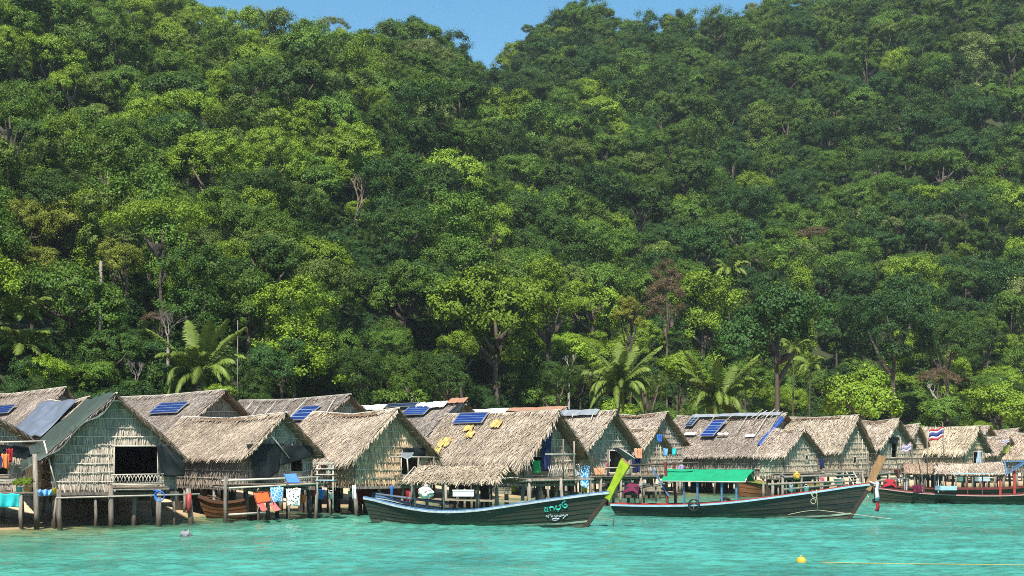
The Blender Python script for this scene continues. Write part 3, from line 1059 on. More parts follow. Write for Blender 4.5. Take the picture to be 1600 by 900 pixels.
def trunk_mesh(name, seed, limbs=6, zmax=1.08):
    """unit height: 0 at the ground, 1 at the middle of the crown; widths for a tree of crown radius 1 (scaled in x, y)"""
    rng = random.Random(seed)
    b = MB()
    pts = [Vector((0, 0, 0))]
    for i in range(1, 6):
        pts.append(Vector((rng.uniform(-0.05, 0.05) * i / 3, rng.uniform(-0.05, 0.05) * i / 3, i / 5)))
    b.tube(pts, [0.095, 0.07, 0.06, 0.055, 0.05, 0.03], 8)
    for k in range(limbs):
        a = k * 2.4 + rng.uniform(-0.4, 0.4)
        z0 = rng.uniform(0.55, 0.9)
        q = pts[3] if z0 < 0.7 else pts[4]
        s = Vector((q.x, q.y, z0))
        r = rng.uniform(0.45, 0.8)
        e = Vector((math.cos(a) * r, math.sin(a) * r, min(z0 + rng.uniform(0.12, 0.34), zmax)))
        m = s.lerp(e, 0.5) + Vector((0, 0, -0.04))
        b.tube([s, m, e], [0.036, 0.026, 0.012], 5)
    return b.mesh(name, True)


FORMS = {}
for form, args in {
    'dome': [(150, 130, 0.25, 0.62), (140, 140, 0.27, 0.68)],
    'fine': [(170, 140, 0.18, 0.58), (165, 145, 0.19, 0.6)],
    'loose': [(110, 130, 0.23, 0.6), (100, 140, 0.24, 0.64)],
    'bush': [(120, 115, 0.29, 0.66), (115, 115, 0.31, 0.7)],
    'umbrella': [(80, 130, 0.19, 0.6), (70, 140, 0.2, 0.64)],
    'column': [(84, 230, 0.25, 0.9), (76, 240, 0.24, 0.95)],
}.items():
    FORMS[form] = [crown_mesh('crown_' + form, 31 * i + len(form) * 7 + 1, form, *a) for i, a in enumerate(args)]
TRUNKS = [trunk_mesh('trunk', i, zmax=1.08 if i < 3 else 0.93) for i in range(4)]
for i, t in enumerate(TRUNKS[:3]):
    t.materials.append(MATS['bark'])
TRUNKS[3].materials.append(MATS['bark'])
for ms in FORMS.values():
    for me in ms:
        me.materials.append(MATS['leaf_mid'])

TREES = []      # dicts: x, y, base, R, hc (height of crown middle), form, tone, label


def want(px, py, D, Rpx, form, tone, label=None, sz=1.0):
    c = P(px, py, D)
    g = H(c.x, c.y)
    TREES.append(dict(x=c.x, y=c.y, g=g, R=Rpx / F_PX * D, hc=max(c.z - g, 0.6), form=form, tone=tone, label=label, sz=sz, mark=True))


for a in (
    (775, 500, 124, 100, 'dome', 'leaf_bright', 'large bright yellow-green tree glowing at the centre of the lower slope', 1.0),
    (855, 450, 128, 62, 'loose', 'leaf_bright', 'yellow-green tree touching the upper right of the large bright tree'),
    (720, 545, 119, 48, 'loose', 'leaf_bright', 'bright small tree at the lower left of the large bright tree'),
    (1042, 440, 140, 34, 'column', 'leaf_dry', 'brown dead-vine-draped trunk above the green awning'),
    (690, 470, 126, 60, 'dome', 'leaf_mid', 'rounded mid-green tree touching the left of the large bright tree'),
    (1215, 515, 128, 92, 'dome', 'leaf_cool', 'tall glossy dark green tree on twin trunks above the long patched hut', 1.05),
    (1345, 622, 130, 72, 'bush', 'leaf_bright', 'rounded bright leafy shrub tree right behind the tall steep hut'),
    (1472, 648, 132, 42, 'bush', 'leaf_mid', 'small rounded leafy shrub tree behind the wide straw hut'),
    (1562, 636, 136, 60, 'bush', 'leaf_bright', 'bright leafy shrub tree behind the huts at the right edge'),
    (440, 574, 97, 56, 'fine', 'leaf_cool', 'dense fine-leaved dark tree behind the hut with poles on its thatch'),
    (560, 592, 100, 62, 'fine', 'leaf_dark', 'dense dark tree right behind the shaggy leaf gable'),
    (330, 290, 158, 105, 'dome', 'leaf_bright', 'very large bright green tree dominating the middle of the left slope'),
    (395, 385, 140, 82, 'dome', 'leaf_mid', 'large leafy tree just below the very large bright left-slope tree'),
    (300, 420, 128, 66, 'dome', 'leaf_dark', 'dark tree with deep shade beneath it above the curved coconut palm'),
    (1395, 515, 150, 78, 'fine', 'leaf_cool', 'broad fine-leaved dark tree above the bright shrub tree'),
    (1480, 540, 152, 60, 'fine', 'leaf_dark', 'rounded dark fine-leaved tree right of the broad fine-leaved dark tree'),
    (1378, 352, 215, 32, 'umbrella', 'leaf_pale', 'pale flat-topped tree, middle one of the flat-topped row on the right slope'),
    (1462, 352, 215, 34, 'umbrella', 'leaf_pale', 'pale flat-topped tree, rightmost of the flat-topped row on the right slope'),
    (1272, 370, 205, 32, 'umbrella', 'leaf_dry', 'brownish flat-topped tree on a slim trunk halfway up the right slope'),
    (1190, 357, 208, 20, 'umbrella', 'leaf_dry', 'little flat-topped tree, leftmost of the flat-topped row'),
    (1255, 390, 192, 22, 'umbrella', 'leaf_pale', 'small layered flat-topped tree below the brownish flat-topped one'),
    (1175, 78, 330, 17, 'loose', 'leaf_gold', 'small golden-yellow tree near the top of the right hill'),
    (515, 42, 262, 30, 'umbrella', 'leaf_pale', 'pale feathery tree poking above the left skyline'),
    (700, 195, 205, 62, 'column', 'leaf_bright', 'bright vine-draped tree hump near the middle of the slope'),
    (110, 475, 92, 92, 'dome', 'leaf_mid', 'broad layered green tree on the lower left above the grey huts'),
    (180, 555, 88, 50, 'dome', 'leaf_dark', 'shady dark tree left of the curved coconut palm'),
    (75, 585, 84, 42, 'bush', 'leaf_bright', 'leafy shrub behind the green-tarped hut roof'),
    (150, 592, 86, 40, 'bush', 'leaf_mid', 'leafy shrub between the tarped hut and the curved coconut palm'),
    (345, 618, 84, 24, 'bush', 'leaf_bright', 'small yellow-green bush in front of the curved coconut palm'),
    (40, 365, 112, 66, 'fine', 'leaf_bamboo', 'yellowish bamboo-like clump at the left edge'),
    (120, 350, 116, 60, 'fine', 'leaf_bamboo', 'yellowish bamboo-like clump right of the left-edge one'),
    (190, 410, 104, 48, 'fine', 'leaf_bamboo', 'olive bamboo-like clump beside the pale snag pole'),
    (50, 420, 100, 48, 'fine', 'leaf_bamboo', 'golden bamboo-like clump low at the left edge'),
    (250, 500, 97, 30, 'umbrella', 'leaf_dry', 'dry brown-leaved small tree above the curved coconut palm'),
    (985, 490, 135, 34, 'loose', 'leaf_gold', 'sparse yellow-leaved tree above the straight coconut palm'),
    (1060, 575, 122, 36, 'bush', 'leaf_bright', 'bright leafy shrub between the two right coconut palms'),
    (1465, 592, 140, 34, 'umbrella', 'leaf_dry', 'brown flat-topped tree with pale bare branches behind the wide straw hut'),
    (640, 60, 262, 46, 'dome', 'leaf_cool', 'rounded dark skyline tree left of the notch'),
    (1345, 70, 330, 30, 'dome', 'leaf_dark', 'dark rounded tree high on the right hill below the skyline'),
    (1010, 605, 118, 40, 'fine', 'leaf_olive', 'dull olive shrub beside the straight coconut palm'),
    (870, 600, 112, 44, 'fine', 'leaf_dark', 'dark leafy tree behind the metal-capped hut roof'),
    (700, 590, 108, 50, 'dome', 'leaf_dark', 'dark leafy tree behind the hut with white sheets on its ridge'),
    (640, 600, 104, 34, 'bush', 'leaf_mid', 'leafy shrub behind the patched hut with two solar panels'),
    (1165, 590, 124, 40, 'bush', 'leaf_mid', 'leafy green shrub behind the long patched hut roof'),
):
    want(*a)

# fill the slope
cell = {}
pts_ok = []


def far_enough(x, y, r):
    for q in pts_ok:
        if abs(q[0] - x) < r + q[2] and (q[0] - x) ** 2 + (q[1] - y) ** 2 < ((r + q[2]) * 0.5) ** 2:
            return False
    return True


for t in TREES:
    pts_ok.append((t['x'], t['y'], t['R'] * 0.85))
rt = random.Random(21)
KEEP_CLEAR = [(312, 85, 97), (970, 75, 112), (1122, 80, 119), (30, 55, 96), (1266, 26, 125), (790, 105, 124), (1215, 75, 128), (1345, 75, 130), (196, 40, 106), (135, 35, 130), (556, 50, 152), (1562, 45, 136), (440, 45, 97), (156, 14, 102), (40, 60, 108), (120, 55, 112), (190, 45, 100), (110, 60, 88), (250, 30, 95), (1462, 36, 138), (1375, 30, 200), (1462, 30, 200), (1272, 30, 190)]
for n in range(22000):
    y = 80 + 305 * rt.random() ** 0.75
    x = (rt.random() * 2 - 1) * (0.364 * y * 1.12 + 6)
    s = y - float(shore(x))
    if s < 27:
        continue
    lim = 275 + 0.12 * x if x < -8 else 372
    if y > lim:
        continue
    px = 800 + x / y * F_PX
    if any(abs(px - a) < b and y < c for a, b, c in KEEP_CLEAR):
        continue
    left = px < 560
    near = y < 150
    k = rt.random()
    R = rt.uniform(1.9, 4.4) if y < 200 else rt.uniform(2.2, 4.6)
    if s < 45:
        R = rt.uniform(1.5, 3.0)
    if not far_enough(x, y, R * 0.86):
        continue
    form = rt.choices(['dome', 'fine', 'loose', 'column', 'umbrella', 'bush'], [32, 22, 18, 22, 4, 2] if s > 45 else [22, 30, 6, 4, 0, 38])[0]
    if left:
        w = [16, 40, 30, 11, 2, 0, 1]
    elif px < 1000:
        w = [26, 42, 16, 5, 9, 0, 2]
    else:
        w = [28, 36, 9, 4, 22, 0, 2]
    if y > 250:
        w = [34, 35, 4, 3, 24, 0, 2] if px > 900 else [26, 40, 12, 5, 15, 0, 2]
    if s < 48:
        w = [22, 34, 30, 6, 8, 0, 0]
    tone = rt.choices(['leaf_dark', 'leaf_mid', 'leaf_bright', 'leaf_olive', 'leaf_cool', 'leaf_gold', 'leaf_pale'], w)[0]
    hc = R * rt.uniform(1.0, 1.8) + rt.uniform(0, 1.6) + (rt.uniform(0, 4.5) if y > 160 else 0)
    if form == 'column':
        hc = R * rt.uniform(1.9, 2.5)
        R *= 1.12
    if form == 'umbrella':
        hc = R * rt.uniform(2.0, 3.0)
    if form == 'bush':
        hc = R * rt.uniform(0.7, 1.0)
    pts_ok.append((x, y, R * 0.86))
    TREES.append(dict(x=x, y=y, g=H(x, y), R=R, hc=hc, form=form, tone=tone, label=None, sz=rt.uniform(0.85, 1.15), mark=False))

# which trees show: front to back over a coarse picture of crowns
vis = np.zeros((225, 400), dtype=np.int32) - 1
yy, xx = np.mgrid[0:225, 0:400] * 4 + 2
roofline = np.interp(xx[0], [0, 100, 180, 350, 450, 620, 870, 1060, 1230, 1340, 1600], [610, 610, 618, 612, 630, 628, 638, 648, 648, 652, 672])
vis[yy > roofline[None, :]] = -2
order = sorted(range(len(TREES)), key=lambda i: TREES[i]['y'])
for i in order:
    t = TREES[i]
    cx, cy = proj((t['x'], t['y'], t['g'] + t['hc']))
    r = t['R'] / t['y'] * F_PX
    t['px'], t['py'], t['rp'] = cx, cy, r
    ry = r * {'column': 1.3, 'umbrella': 0.4}.get(t['form'], 0.85) * t['sz']
    rx = r * (0.7 if t['form'] == 'column' else 0.9)
    x0, x1 = int(max((cx - rx) / 4, 0)), int(min((cx + rx) / 4 + 2, 400))
    y0, y1 = int(max((cy - ry) / 4, 0)), int(min((cy + ry) / 4 + 2, 225))
    if x1 <= x0 or y1 <= y0:
        t['n'] = 0
        continue
    sub = vis[y0:y1, x0:x1]
    m = (((xx[y0:y1, x0:x1] - cx) / rx) ** 2 + ((yy[y0:y1, x0:x1] - cy) / ry) ** 2 < 1) & (sub == -1)
    t['n'] = int(m.sum())
    sub[m] = i
rank = sorted(range(len(TREES)), key=lambda i: (-int(TREES[i]['mark']), -TREES[i]['n']))
SINGLES = [TREES[i] for i in rank if TREES[i]['n'] > 3 or TREES[i]['mark']][:292]
ids = set(id(t) for t in SINGLES)
REST = [t for t in TREES if id(t) not in ids and (t['n'] > 0 or random.random() < 0.5)]

TONE = {'leaf_dark': 'dark green', 'leaf_mid': 'mid-green', 'leaf_bright': 'bright green', 'leaf_olive': 'olive', 'leaf_cool': 'bluish dark', 'leaf_gold': 'golden', 'leaf_pale': 'pale green', 'leaf_dry': 'brown'}
FORMN = {'dome': 'domed', 'fine': 'fine-leaved', 'loose': 'open-crowned', 'column': 'vine-draped', 'umbrella': 'flat-topped', 'bush': 'bushy'}
COLS = [(120, 'at the left edge'), (250, 'above the green-tarped hut'), (400, 'above the curved coconut palm'), (560, 'above the net-hung hut'), (700, 'above the shaggy-gabled hut'),
        (860, 'above the thatch-roofed boat'), (1020, 'above the straight coconut palm'), (1180, 'above the green boat awning'), (1330, 'above the tall steep hut'), (1470, 'above the large flag'), (9999, 'at the right edge')]
ROWS = [(70, 'on the top slope'), (170, 'high up'), (290, 'upper-middle slope'), (410, 'mid-slope'), (520, 'lower slope'), (9999, 'just behind the roofs')]
buckets = {}
for t in SINGLES:
    if not t['label']:
        cn = next(n for lim, n in COLS if t['px'] < lim)
        rn = next(n for lim, n in ROWS if t['py'] < lim)
        buckets.setdefault((TONE[t['tone']], FORMN[t['form']], rn, cn), []).append(t)
ORD = ['leftmost', 'second from left', 'third from left', 'fourth from left', 'fifth from left', 'sixth from left', 'seventh from left', 'eighth from left']
for (tn, fn, rn, cn), ts in buckets.items():
    ts.sort(key=lambda t: t['px'])
    for i, t in enumerate(ts):
        t['label'] = '%s %s tree %s, %s' % (tn, fn, rn, cn) + ('' if len(ts) == 1 else ', %s' % ORD[min(i, 7)])


def place_tree(t):
    rr = random.Random(int(abs(t['x'] * 100) + t['y'] * 10))
    e = thing('broadleaf_tree' if t['form'] != 'bush' else 'leafy_shrub', t['label'], 'tree', (t['x'], t['y'], t['g'] - 0.15), rr.uniform(0, 6.28), 'forest trees on the hillside')
    me = FORMS[t['form']][rr.randrange(2)]
    c = bpy.data.objects.new('crown', me)
    COL.objects.link(c)
    c.parent = e
    c.location = (0, 0, t['hc'] + 0.15)
    c.scale = (t['R'] * rr.uniform(0.88, 1.12), t['R'] * rr.uniform(0.88, 1.12), t['R'] * t['sz'])
    c.rotation_euler = (rr.uniform(-0.1, 0.1), rr.uniform(-0.1, 0.1), 0)
    c.material_slots[0].link = 'OBJECT'
    c.material_slots[0].material = MATS[t['tone']]
    k = 3 if t['form'] == 'umbrella' else rr.randrange(3)
    tr = bpy.data.objects.new('trunk', TRUNKS[k])
    COL.objects.link(tr)
    tr.parent = e
    tw = t['R'] * (0.75 if t['form'] != 'umbrella' else 0.6)
    tr.scale = (tw, tw, (t['hc'] + 0.15) * (0.93 if t['form'] == 'umbrella' else 1))
    return e


for t in SINGLES:
    place_tree(t)

# the rest of the forest: one mass
kinds = bpy.data.collections.new('forest_kinds')
KIDX = {}
for form in ('dome', 'fine', 'loose', 'column', 'umbrella', 'bush'):
    for tone in TONE:
        k = len(KIDX)
        o = bpy.data.objects.new('kind_%02d' % k, FORMS[form][k % 2])
        kinds.objects.link(o)
        o.material_slots[0].link = 'OBJECT'
        o.material_slots[0].material = MATS[tone]
        KIDX[form, tone] = k


def scatter(name, coll, P3, kind, rot, scl, label, material=None):
    me = bpy.data.meshes.new(name)
    me.vertices.add(len(P3))
    me.vertices.foreach_set('co', np.asarray(P3, np.float32).ravel())
    me.attributes.new('pick', 'INT', 'POINT').data.foreach_set('value', np.asarray(kind, np.int32))
    me.attributes.new('turn', 'FLOAT_VECTOR', 'POINT').data.foreach_set('vector', np.asarray(rot, np.float32).ravel())
    me.attributes.new('size', 'FLOAT_VECTOR', 'POINT').data.foreach_set('vector', np.asarray(scl, np.float32).ravel())
    me.update()
    o = link(name, me)
    g = bpy.data.node_groups.new(name + '_nodes', 'GeometryNodeTree')
    g.interface.new_socket('Geometry', in_out='INPUT', socket_type='NodeSocketGeometry')
    g.interface.new_socket('Geometry', in_out='OUTPUT', socket_type='NodeSocketGeometry')
    gi, go = g.nodes.new('NodeGroupInput'), g.nodes.new('NodeGroupOutput')
    ip = g.nodes.new('GeometryNodeInstanceOnPoints')
    ci = g.nodes.new('GeometryNodeCollectionInfo')
    ci.inputs['Collection'].default_value = coll
    ci.inputs['Separate Children'].default_value = True
    ci.inputs['Reset Children'].default_value = True

    def attr(nm, tp):
        a = g.nodes.new('GeometryNodeInputNamedAttribute')
        a.data_type = tp
        a.inputs['Name'].default_value = nm
        return a.outputs['Attribute']
    er = g.nodes.new('FunctionNodeEulerToRotation')
    g.links.new(attr('turn', 'FLOAT_VECTOR'), er.inputs[0])
    g.links.new(gi.outputs[0], ip.inputs['Points'])
    g.links.new(ci.outputs[0], ip.inputs['Instance'])
    ip.inputs['Pick Instance'].default_value = True
    g.links.new(attr('pick', 'INT'), ip.inputs['Instance Index'])
    g.links.new(er.outputs[0], ip.inputs['Rotation'])
    g.links.new(attr('size', 'FLOAT_VECTOR'), ip.inputs['Scale'])
    g.links.new(ip.outputs[0], go.inputs[0])
    md = o.modifiers.new('scatter', 'NODES')
    md.node_group = g
    tag(o, label, kind='stuff')
    return o


if REST:
    rr = np.random.default_rng(5)
    n = len(REST)
    scatter('forest', kinds, [(t['x'], t['y'], t['g'] + t['hc']) for t in REST], [KIDX[t['form'], t['tone']] for t in REST],
            np.stack([rr.uniform(-0.1, 0.1, n), rr.uniform(-0.1, 0.1, n), rr.uniform(0, 6.28, n)], -1),
            [(t['R'] * a, t['R'] * a, t['R'] * t['sz']) for t, a in zip(REST, rr.uniform(0.88, 1.12, n))], 'dense rainforest canopy filling in the hillside')
# undergrowth
und = []
ru = random.Random(4)
for n in range(6500):
    y = 70 + 312 * ru.random()
    x = (ru.random() * 2 - 1) * (0.364 * y * 1.12 + 6)
    s = y - float(shore(x))
    if s < 25 or (y < 84 and s < 36) or y > (285 + 0.12 * x if x < -8 else 375):
        continue
    if y > 175 and ru.random() < 0.75:
        continue
    und.append((x, y, s))
n = len(und)
rr = np.random.default_rng(6)
UK = [KIDX['bush', 'leaf_dark'], KIDX['bush', 'leaf_mid'], KIDX['fine', 'leaf_dark'], KIDX['fine', 'leaf_cool'], KIDX['loose', 'leaf_cool'], KIDX['bush', 'leaf_cool'], KIDX['column', 'leaf_dark']]
size = rr.uniform(0.8, 1.9, n) * np.array([1 + (u[1] - 70) / 330 for u in und])
scatter('undergrowth', kinds, [(x, y, H(x, y) + sz * 0.45) for (x, y, s), sz in zip(und, size)], rr.choice(UK, n),
        np.stack([np.zeros(n), np.zeros(n), rr.uniform(0, 6.28, n)], -1), np.stack([size, size, size * rr.uniform(0.7, 1.5, n)], -1), 'low leafy undergrowth between the forest trees')
print('trees', len(TREES), 'singles', len(SINGLES), 'rest', len(REST), 'under', n)
# ------------------------------------------------------------------ palms, bare trees
def frond_mesh(name, seed, Lf=3.4, rise=0.9, droop=1.6, hang=0.75, nl=46, ll=0.75):
    """feather leaf along +X from the origin, arching up then down"""
    rng = np.random.default_rng(seed)
    t = np.linspace(0, 1, 12)
    x = Lf * (t - 0.16 * t ** 3 * droop)
    z = Lf * (rise * t - (0.30 + 0.42 * droop) * t ** 2.2)
    b = MB()
    b.tube([(x[i], 0, z[i]) for i in range(12)], 0.035, 5, 0.008)
    V, F = [np.array(b.v)], list(b.f)
    quads = [f for f in F if len(f) == 4]
    Q = [np.array(quads)]
    base = len(b.v)
    for sg in (-1, 1):
        u = np.linspace(0.14, 0.995, nl)
        X, Z = np.interp(u, t, x), np.interp(u, t, z)
        tx, tz = np.interp(u, t, np.gradient(x, t)), np.interp(u, t, np.gradient(z, t))
        T = unit(np.stack([tx, 0 * tx, tz], -1))
        o = np.stack([X, 0 * X, Z], -1)
        L = ll * np.sin(np.pi * np.clip(0.12 + 0.86 * u, 0, 1)) ** 0.6 * rng.uniform(0.8, 1.12, nl)
        d1 = unit(np.array([0, sg, 0]) * 0.8 + T * 0.75 + np.array([0, 0, -hang * 0.45]) + rng.normal(0, 0.07, (nl, 3)))
        d2 = unit(np.array([0, sg, 0]) * 0.45 + T * 0.5 + np.array([0, 0, -hang * 1.25]) + rng.normal(0, 0.1, (nl, 3)))
        w = 0.062 * rng.uniform(0.8, 1.3, nl)[:, None]
        m = o + d1 * L[:, None] * 0.55
        e = m + d2 * L[:, None] * 0.5
        v = np.stack([o - T * w * 0.6, o + T * w * 0.6, m + T * w, m - T * w, e + T * w * 0.15, e - T * w * 0.15], 1).reshape(-1, 3)
        k = np.arange(nl)[:, None] * 6 + base
        Q.append(k + np.array([[0, 1, 2, 3]]))
        Q.append(k + np.array([[3, 2, 4, 5]]))
        V.append(v)
        base += nl * 6
    return np_mesh(name, np.concatenate(V), np.concatenate(Q))


FR = [frond_mesh('frond', 1, rise=1.2, droop=1.05, hang=0.6), frond_mesh('frond', 2, rise=0.85, droop=1.5, hang=1.0), frond_mesh('frond', 3, rise=0.35, droop=1.5, hang=1.3), frond_mesh('frond', 4, rise=1.55, droop=0.5, hang=0.35)]
FR_S = [frond_mesh('frond', 5, Lf=1.7, rise=1.2, droop=1.0, hang=0.5, nl=26, ll=0.55), frond_mesh('frond', 6, Lf=1.7, rise=0.6, droop=1.2, hang=0.7, nl=26, ll=0.55)]
for f in FR + FR_S:
    f.materials.append(MATS['frond_green'])


def coconut(label, px, py, D, size=1.0, n=20, seed=0, frs=FR, trunk_r=0.13, lean=(0, 0), cat='palm', name='coconut_palm', nuts=True):
    rr = random.Random(seed)
    top = P(px, py, D)
    bx, by = top.x - lean[0], top.y - lean[1]
    g = H(bx, by)
    e = thing(name, label, cat, (bx, by, g - 0.2), 0, 'palms among the shore trees')
    hh = top.z - g + 0.2
    pts = [Vector((lean[0] * (i / 8) ** 1.6, lean[1] * (i / 8) ** 1.6, hh * i / 8)) for i in range(9)]
    MB().tube(pts, trunk_r * 1.3, 9, trunk_r * 0.8).build('trunk', 'bark', e, True)
    c = pts[-1]
    for i in range(n):
        lev = i / (n - 1)
        k = (3 if lev < 0.2 else 0 if lev < 0.5 else 1 if lev < 0.8 else 2) if len(frs) == 4 else int(lev > 0.5)
        o = link('frond', frs[k], None, e)
        o.location = c + Vector((0, 0, 0.05 * (1 - lev)))
        o.rotation_euler = (rr.uniform(-0.25, 0.25), rr.uniform(-0.15, 0.15), i * 2.399 + rr.uniform(-0.25, 0.25))
        q = size * rr.uniform(0.85, 1.1)
        o.scale = (q, q, q)
    if nuts:
        for i in range(4):
            a = i * 1.6
            MB().lathe([(0.02, -0.14), (0.10, -0.08), (0.12, 0.02), (0.08, 0.11), (0.02, 0.14)], (c.x + 0.2 * math.cos(a), c.y + 0.2 * math.sin(a), c.z - 0.16), 8).build('coconut', 'paint_olive', e, True)
    return e


coconut('curved coconut palm with drooping fronds behind the net-hung hut', 312, 588, 88, 0.88, 34, 3, lean=(0.8, 0.3))
coconut('straight coconut palm rising behind the hut with the grey awning', 968, 606, 104, 0.86, 34, 5, lean=(0.3, 0.2))
coconut('low spreading coconut palm behind the long patched hut', 1122, 632, 112, 1.0, 30, 9, lean=(0.2, 0.2))
coconut('slender palm on a thin pale trunk left of the bright shrub tree', 1266, 572, 122, 0.95, 13, 12, FR_S, 0.06, (0.1, 0), name='slender_palm', nuts=False)
coconut('feathery palm high at the left edge above the grey hut', 30, 492, 88, 1.25, 15, 14, FR_S, 0.07, (0.1, 0), name='slender_palm', nuts=False)
coconut('feathery palm below the high one at the left edge', 34, 545, 87, 1.25, 15, 16, FR_S, 0.07, (0.1, 0), name='slender_palm', nuts=False)
coconut('small palm in the shade below the glossy twin-trunk tree', 1240, 545, 124, 0.9, 12, 18, FR_S, 0.06, (0.1, 0), name='slender_palm', nuts=False)
coconut('little palm tuft on the mid-slope above the green awning', 1140, 425, 168, 1.6, 14, 19, FR_S, 0.08, (0.1, 0), name='slender_palm', nuts=False)


def fan_leaf(name, seed):
    rng = np.random.default_rng(seed)
    V, Q = [], []
    b = MB().tube([(0, 0, 0), (0.5, 0, 0.1), (1.0, 0, 0.0)], 0.02, 4)
    V += [tuple(v) for v in b.v]
    Q += [f for f in b.f if len(f) == 4]
    n = 15
    for i in range(n):
        a = (i / (n - 1) - 0.5) * 4.0
        o = np.array([0.95, 0, 0.0])
        d = np.array([math.cos(a), math.sin(a), -0.1 - 0.12 * abs(a)])
        s = np.array([-math.sin(a), math.cos(a), 0])
        k = len(V)
        m = o + d * 0.6
        e = m + (d + np.array([0, 0, -0.45])) * 0.32
        V += [tuple(o), tuple(m + s * 0.075), tuple(e), tuple(m - s * 0.075)]
        Q.append((k, k + 1, k + 2, k + 3))
    return np_mesh(name, V, Q)


FAN = [fan_leaf('fan_leaf', 1)]
FAN[0].materials.append(MATS['fan_green'])


def fan_palm(label, px, py, D, size, n, seed):
    rr = random.Random(seed)
    c = P(px, py, D)
    g = H(c.x, c.y)
    e = thing('fan_palm', label, 'palm', (c.x, c.y, g - 0.2), 0, 'fan palms on the slope')
    hh = c.z - g + 0.2
    MB().tube([(0, 0, 0), (0.1, 0, hh * 0.5), (0, 0, hh)], 0.16 * size, 8, 0.11 * size).build('trunk', 'bark', e, True)
    for i in range(n):
        lev = i / (n - 1)
        o = link('fan_leaf', FAN[0], None, e)
        o.location = (0, 0, hh)
        o.rotation_euler = Euler((rr.uniform(-0.2, 0.2), -1.25 + 2.0 * lev + rr.uniform(-0.1, 0.1), i * 2.399))
        q = size * rr.uniform(0.85, 1.1)
        o.scale = (q, q, q)


fan_palm('fan palm with stiff silvery leaves on the left slope above the bamboo-like clumps', 196, 368, 104, 0.95, 26, 1)
fan_palm('fan palm higher up the left slope beside the tall pale trunk', 135, 290, 126, 1.1, 22, 2)
fan_palm('fan palm at the left edge halfway up the slope', 8, 232, 145, 1.3, 22, 3)
fan_palm('small fan palm far left of the very large bright tree', 178, 238, 150, 1.1, 20, 6)


def bare_tree(label, px, py, D, hpx, seed, spread=0.6, m='bark_pale', depth=5, r0=None, name='bare_tree', up=0.75):
    """py is the top of the tree, hpx its height in the photo"""
    rr = random.Random(seed)
    top = P(px, py, D)
    hgt = hpx / F_PX * D
    g = H(top.x, top.y)
    e = thing(name, label, 'tree', (top.x, top.y, g - 0.2), 0, 'bare and dead trees')
    z0 = top.z - hgt - g + 0.2
    r0 = r0 or hgt * 0.035
    trunk = MB()
    trunk.tube([(0, 0, 0), (rr.uniform(-.1, .1), 0, max(z0, 0.3))], r0 * 1.3, 7, r0)
    tw = MB()

    def grow(p, d, L, r, lv):
        q = p + d * L
        mid = p.lerp(q, 0.5) + Vector((rr.uniform(-1, 1), rr.uniform(-1, 1), rr.uniform(-0.5, 0.5))) * L * 0.08
        (trunk if lv < 2 else tw).tube([p, mid, q], r, 5 if lv < 2 else 4, r * 0.62, cap=False)
        if lv >= depth:
            return
        for k in range(2 if rr.random() < 0.55 else 3):
            dd = (d * up + Vector((rr.uniform(-1, 1), rr.uniform(-1, 1), rr.uniform(-0.25, 0.8))) * spread).normalized()
            grow(q, dd, L * rr.uniform(0.6, 0.8), r * 0.6, lv + 1)
    grow(Vector((0, 0, max(z0, 0.3))), Vector((0, 0, 1)), hgt * 0.32, r0, 0)
    trunk.build('trunk', m, e, True)
    if tw.v:
        tw.build('branches', m, e)['kind'] = 'stuff'
    return e


mat('bark_brown', (0.25, 0.19, 0.13), scale=3, var=0.4)
bare_tree('bare brown twiggy tree left of centre on the mid-slope', 556, 285, 150, 105, 2, 0.6, 'bark_brown', 5)
bare_tree('grey leafless brush tree just left of the curved coconut palm', 212, 560, 86, 56, 4, 0.75, 'bark_grey', 6)
bare_tree('grey leafless tree above the curved coconut palm', 262, 480, 95, 66, 5, 0.75, 'bark_grey', 6)
bare_tree('bare pale-branched tree high near the notch', 690, 128, 235, 52, 6, 0.6, 'bark_grey', 4)
bare_tree('pale branching skeleton under the brown flat-topped tree', 1464, 585, 138, 58, 8, 0.7, 'bark_pale', 4)
bare_tree('forked white dead trunk high on the right slope', 1271, 148, 275, 30, 9, 0.3, 'bark_grey', 1, 0.28, 'dead_snag', 1.2)
bare_tree('white slim leaning trunk on the right slope', 1167, 185, 262, 45, 10, 0.3, 'bark_grey', 1, 0.22, 'dead_snag', 1.5)
bare_tree('white trunk stub near the right edge high up', 1541, 150, 275, 30, 11, 0.2, 'bark_grey', 0, 0.25, 'dead_snag')
bare_tree('twisted pale bare trunk above the straight coconut palm', 890, 545, 118, 50, 14, 0.5, 'bark_grey', 4)
for lab, px, y0, y1, D, r in (('pale broken snag pole above the bamboo-like clumps', 156, 408, 446, 99, 0.13), ('tall pale bare trunk at the upper left', 43, 195, 275, 140, 0.09),
                              ('slim pale trunk beside the left fan palms', 167, 270, 345, 118, 0.07), 
                              ('slim pale pole trunk right of the curved coconut palm', 370, 500, 590, 92, 0.03), ('pale slim trunk under the little flat-topped tree', 1191, 362, 395, 204, 0.09)):
    a, b = P(px, y1, D), P(px + 1.5, y0, D)
    g = H(a.x, a.y)
    e = thing('dead_snag', lab, 'tree', (a.x, a.y, min(g, a.z) - 0.2), 0, 'bare and dead trees')
    MB().tube([(0, 0, 0), (0.05, 0, (b.z - g) * 0.5), (b.x - a.x, 0, b.z - min(g, a.z) + 0.2)], r * 1.3, 7, r * 0.8).build('trunk', 'bark_grey', e, True)
# ------------------------------------------------------------------ boats
class Boat:
    pass


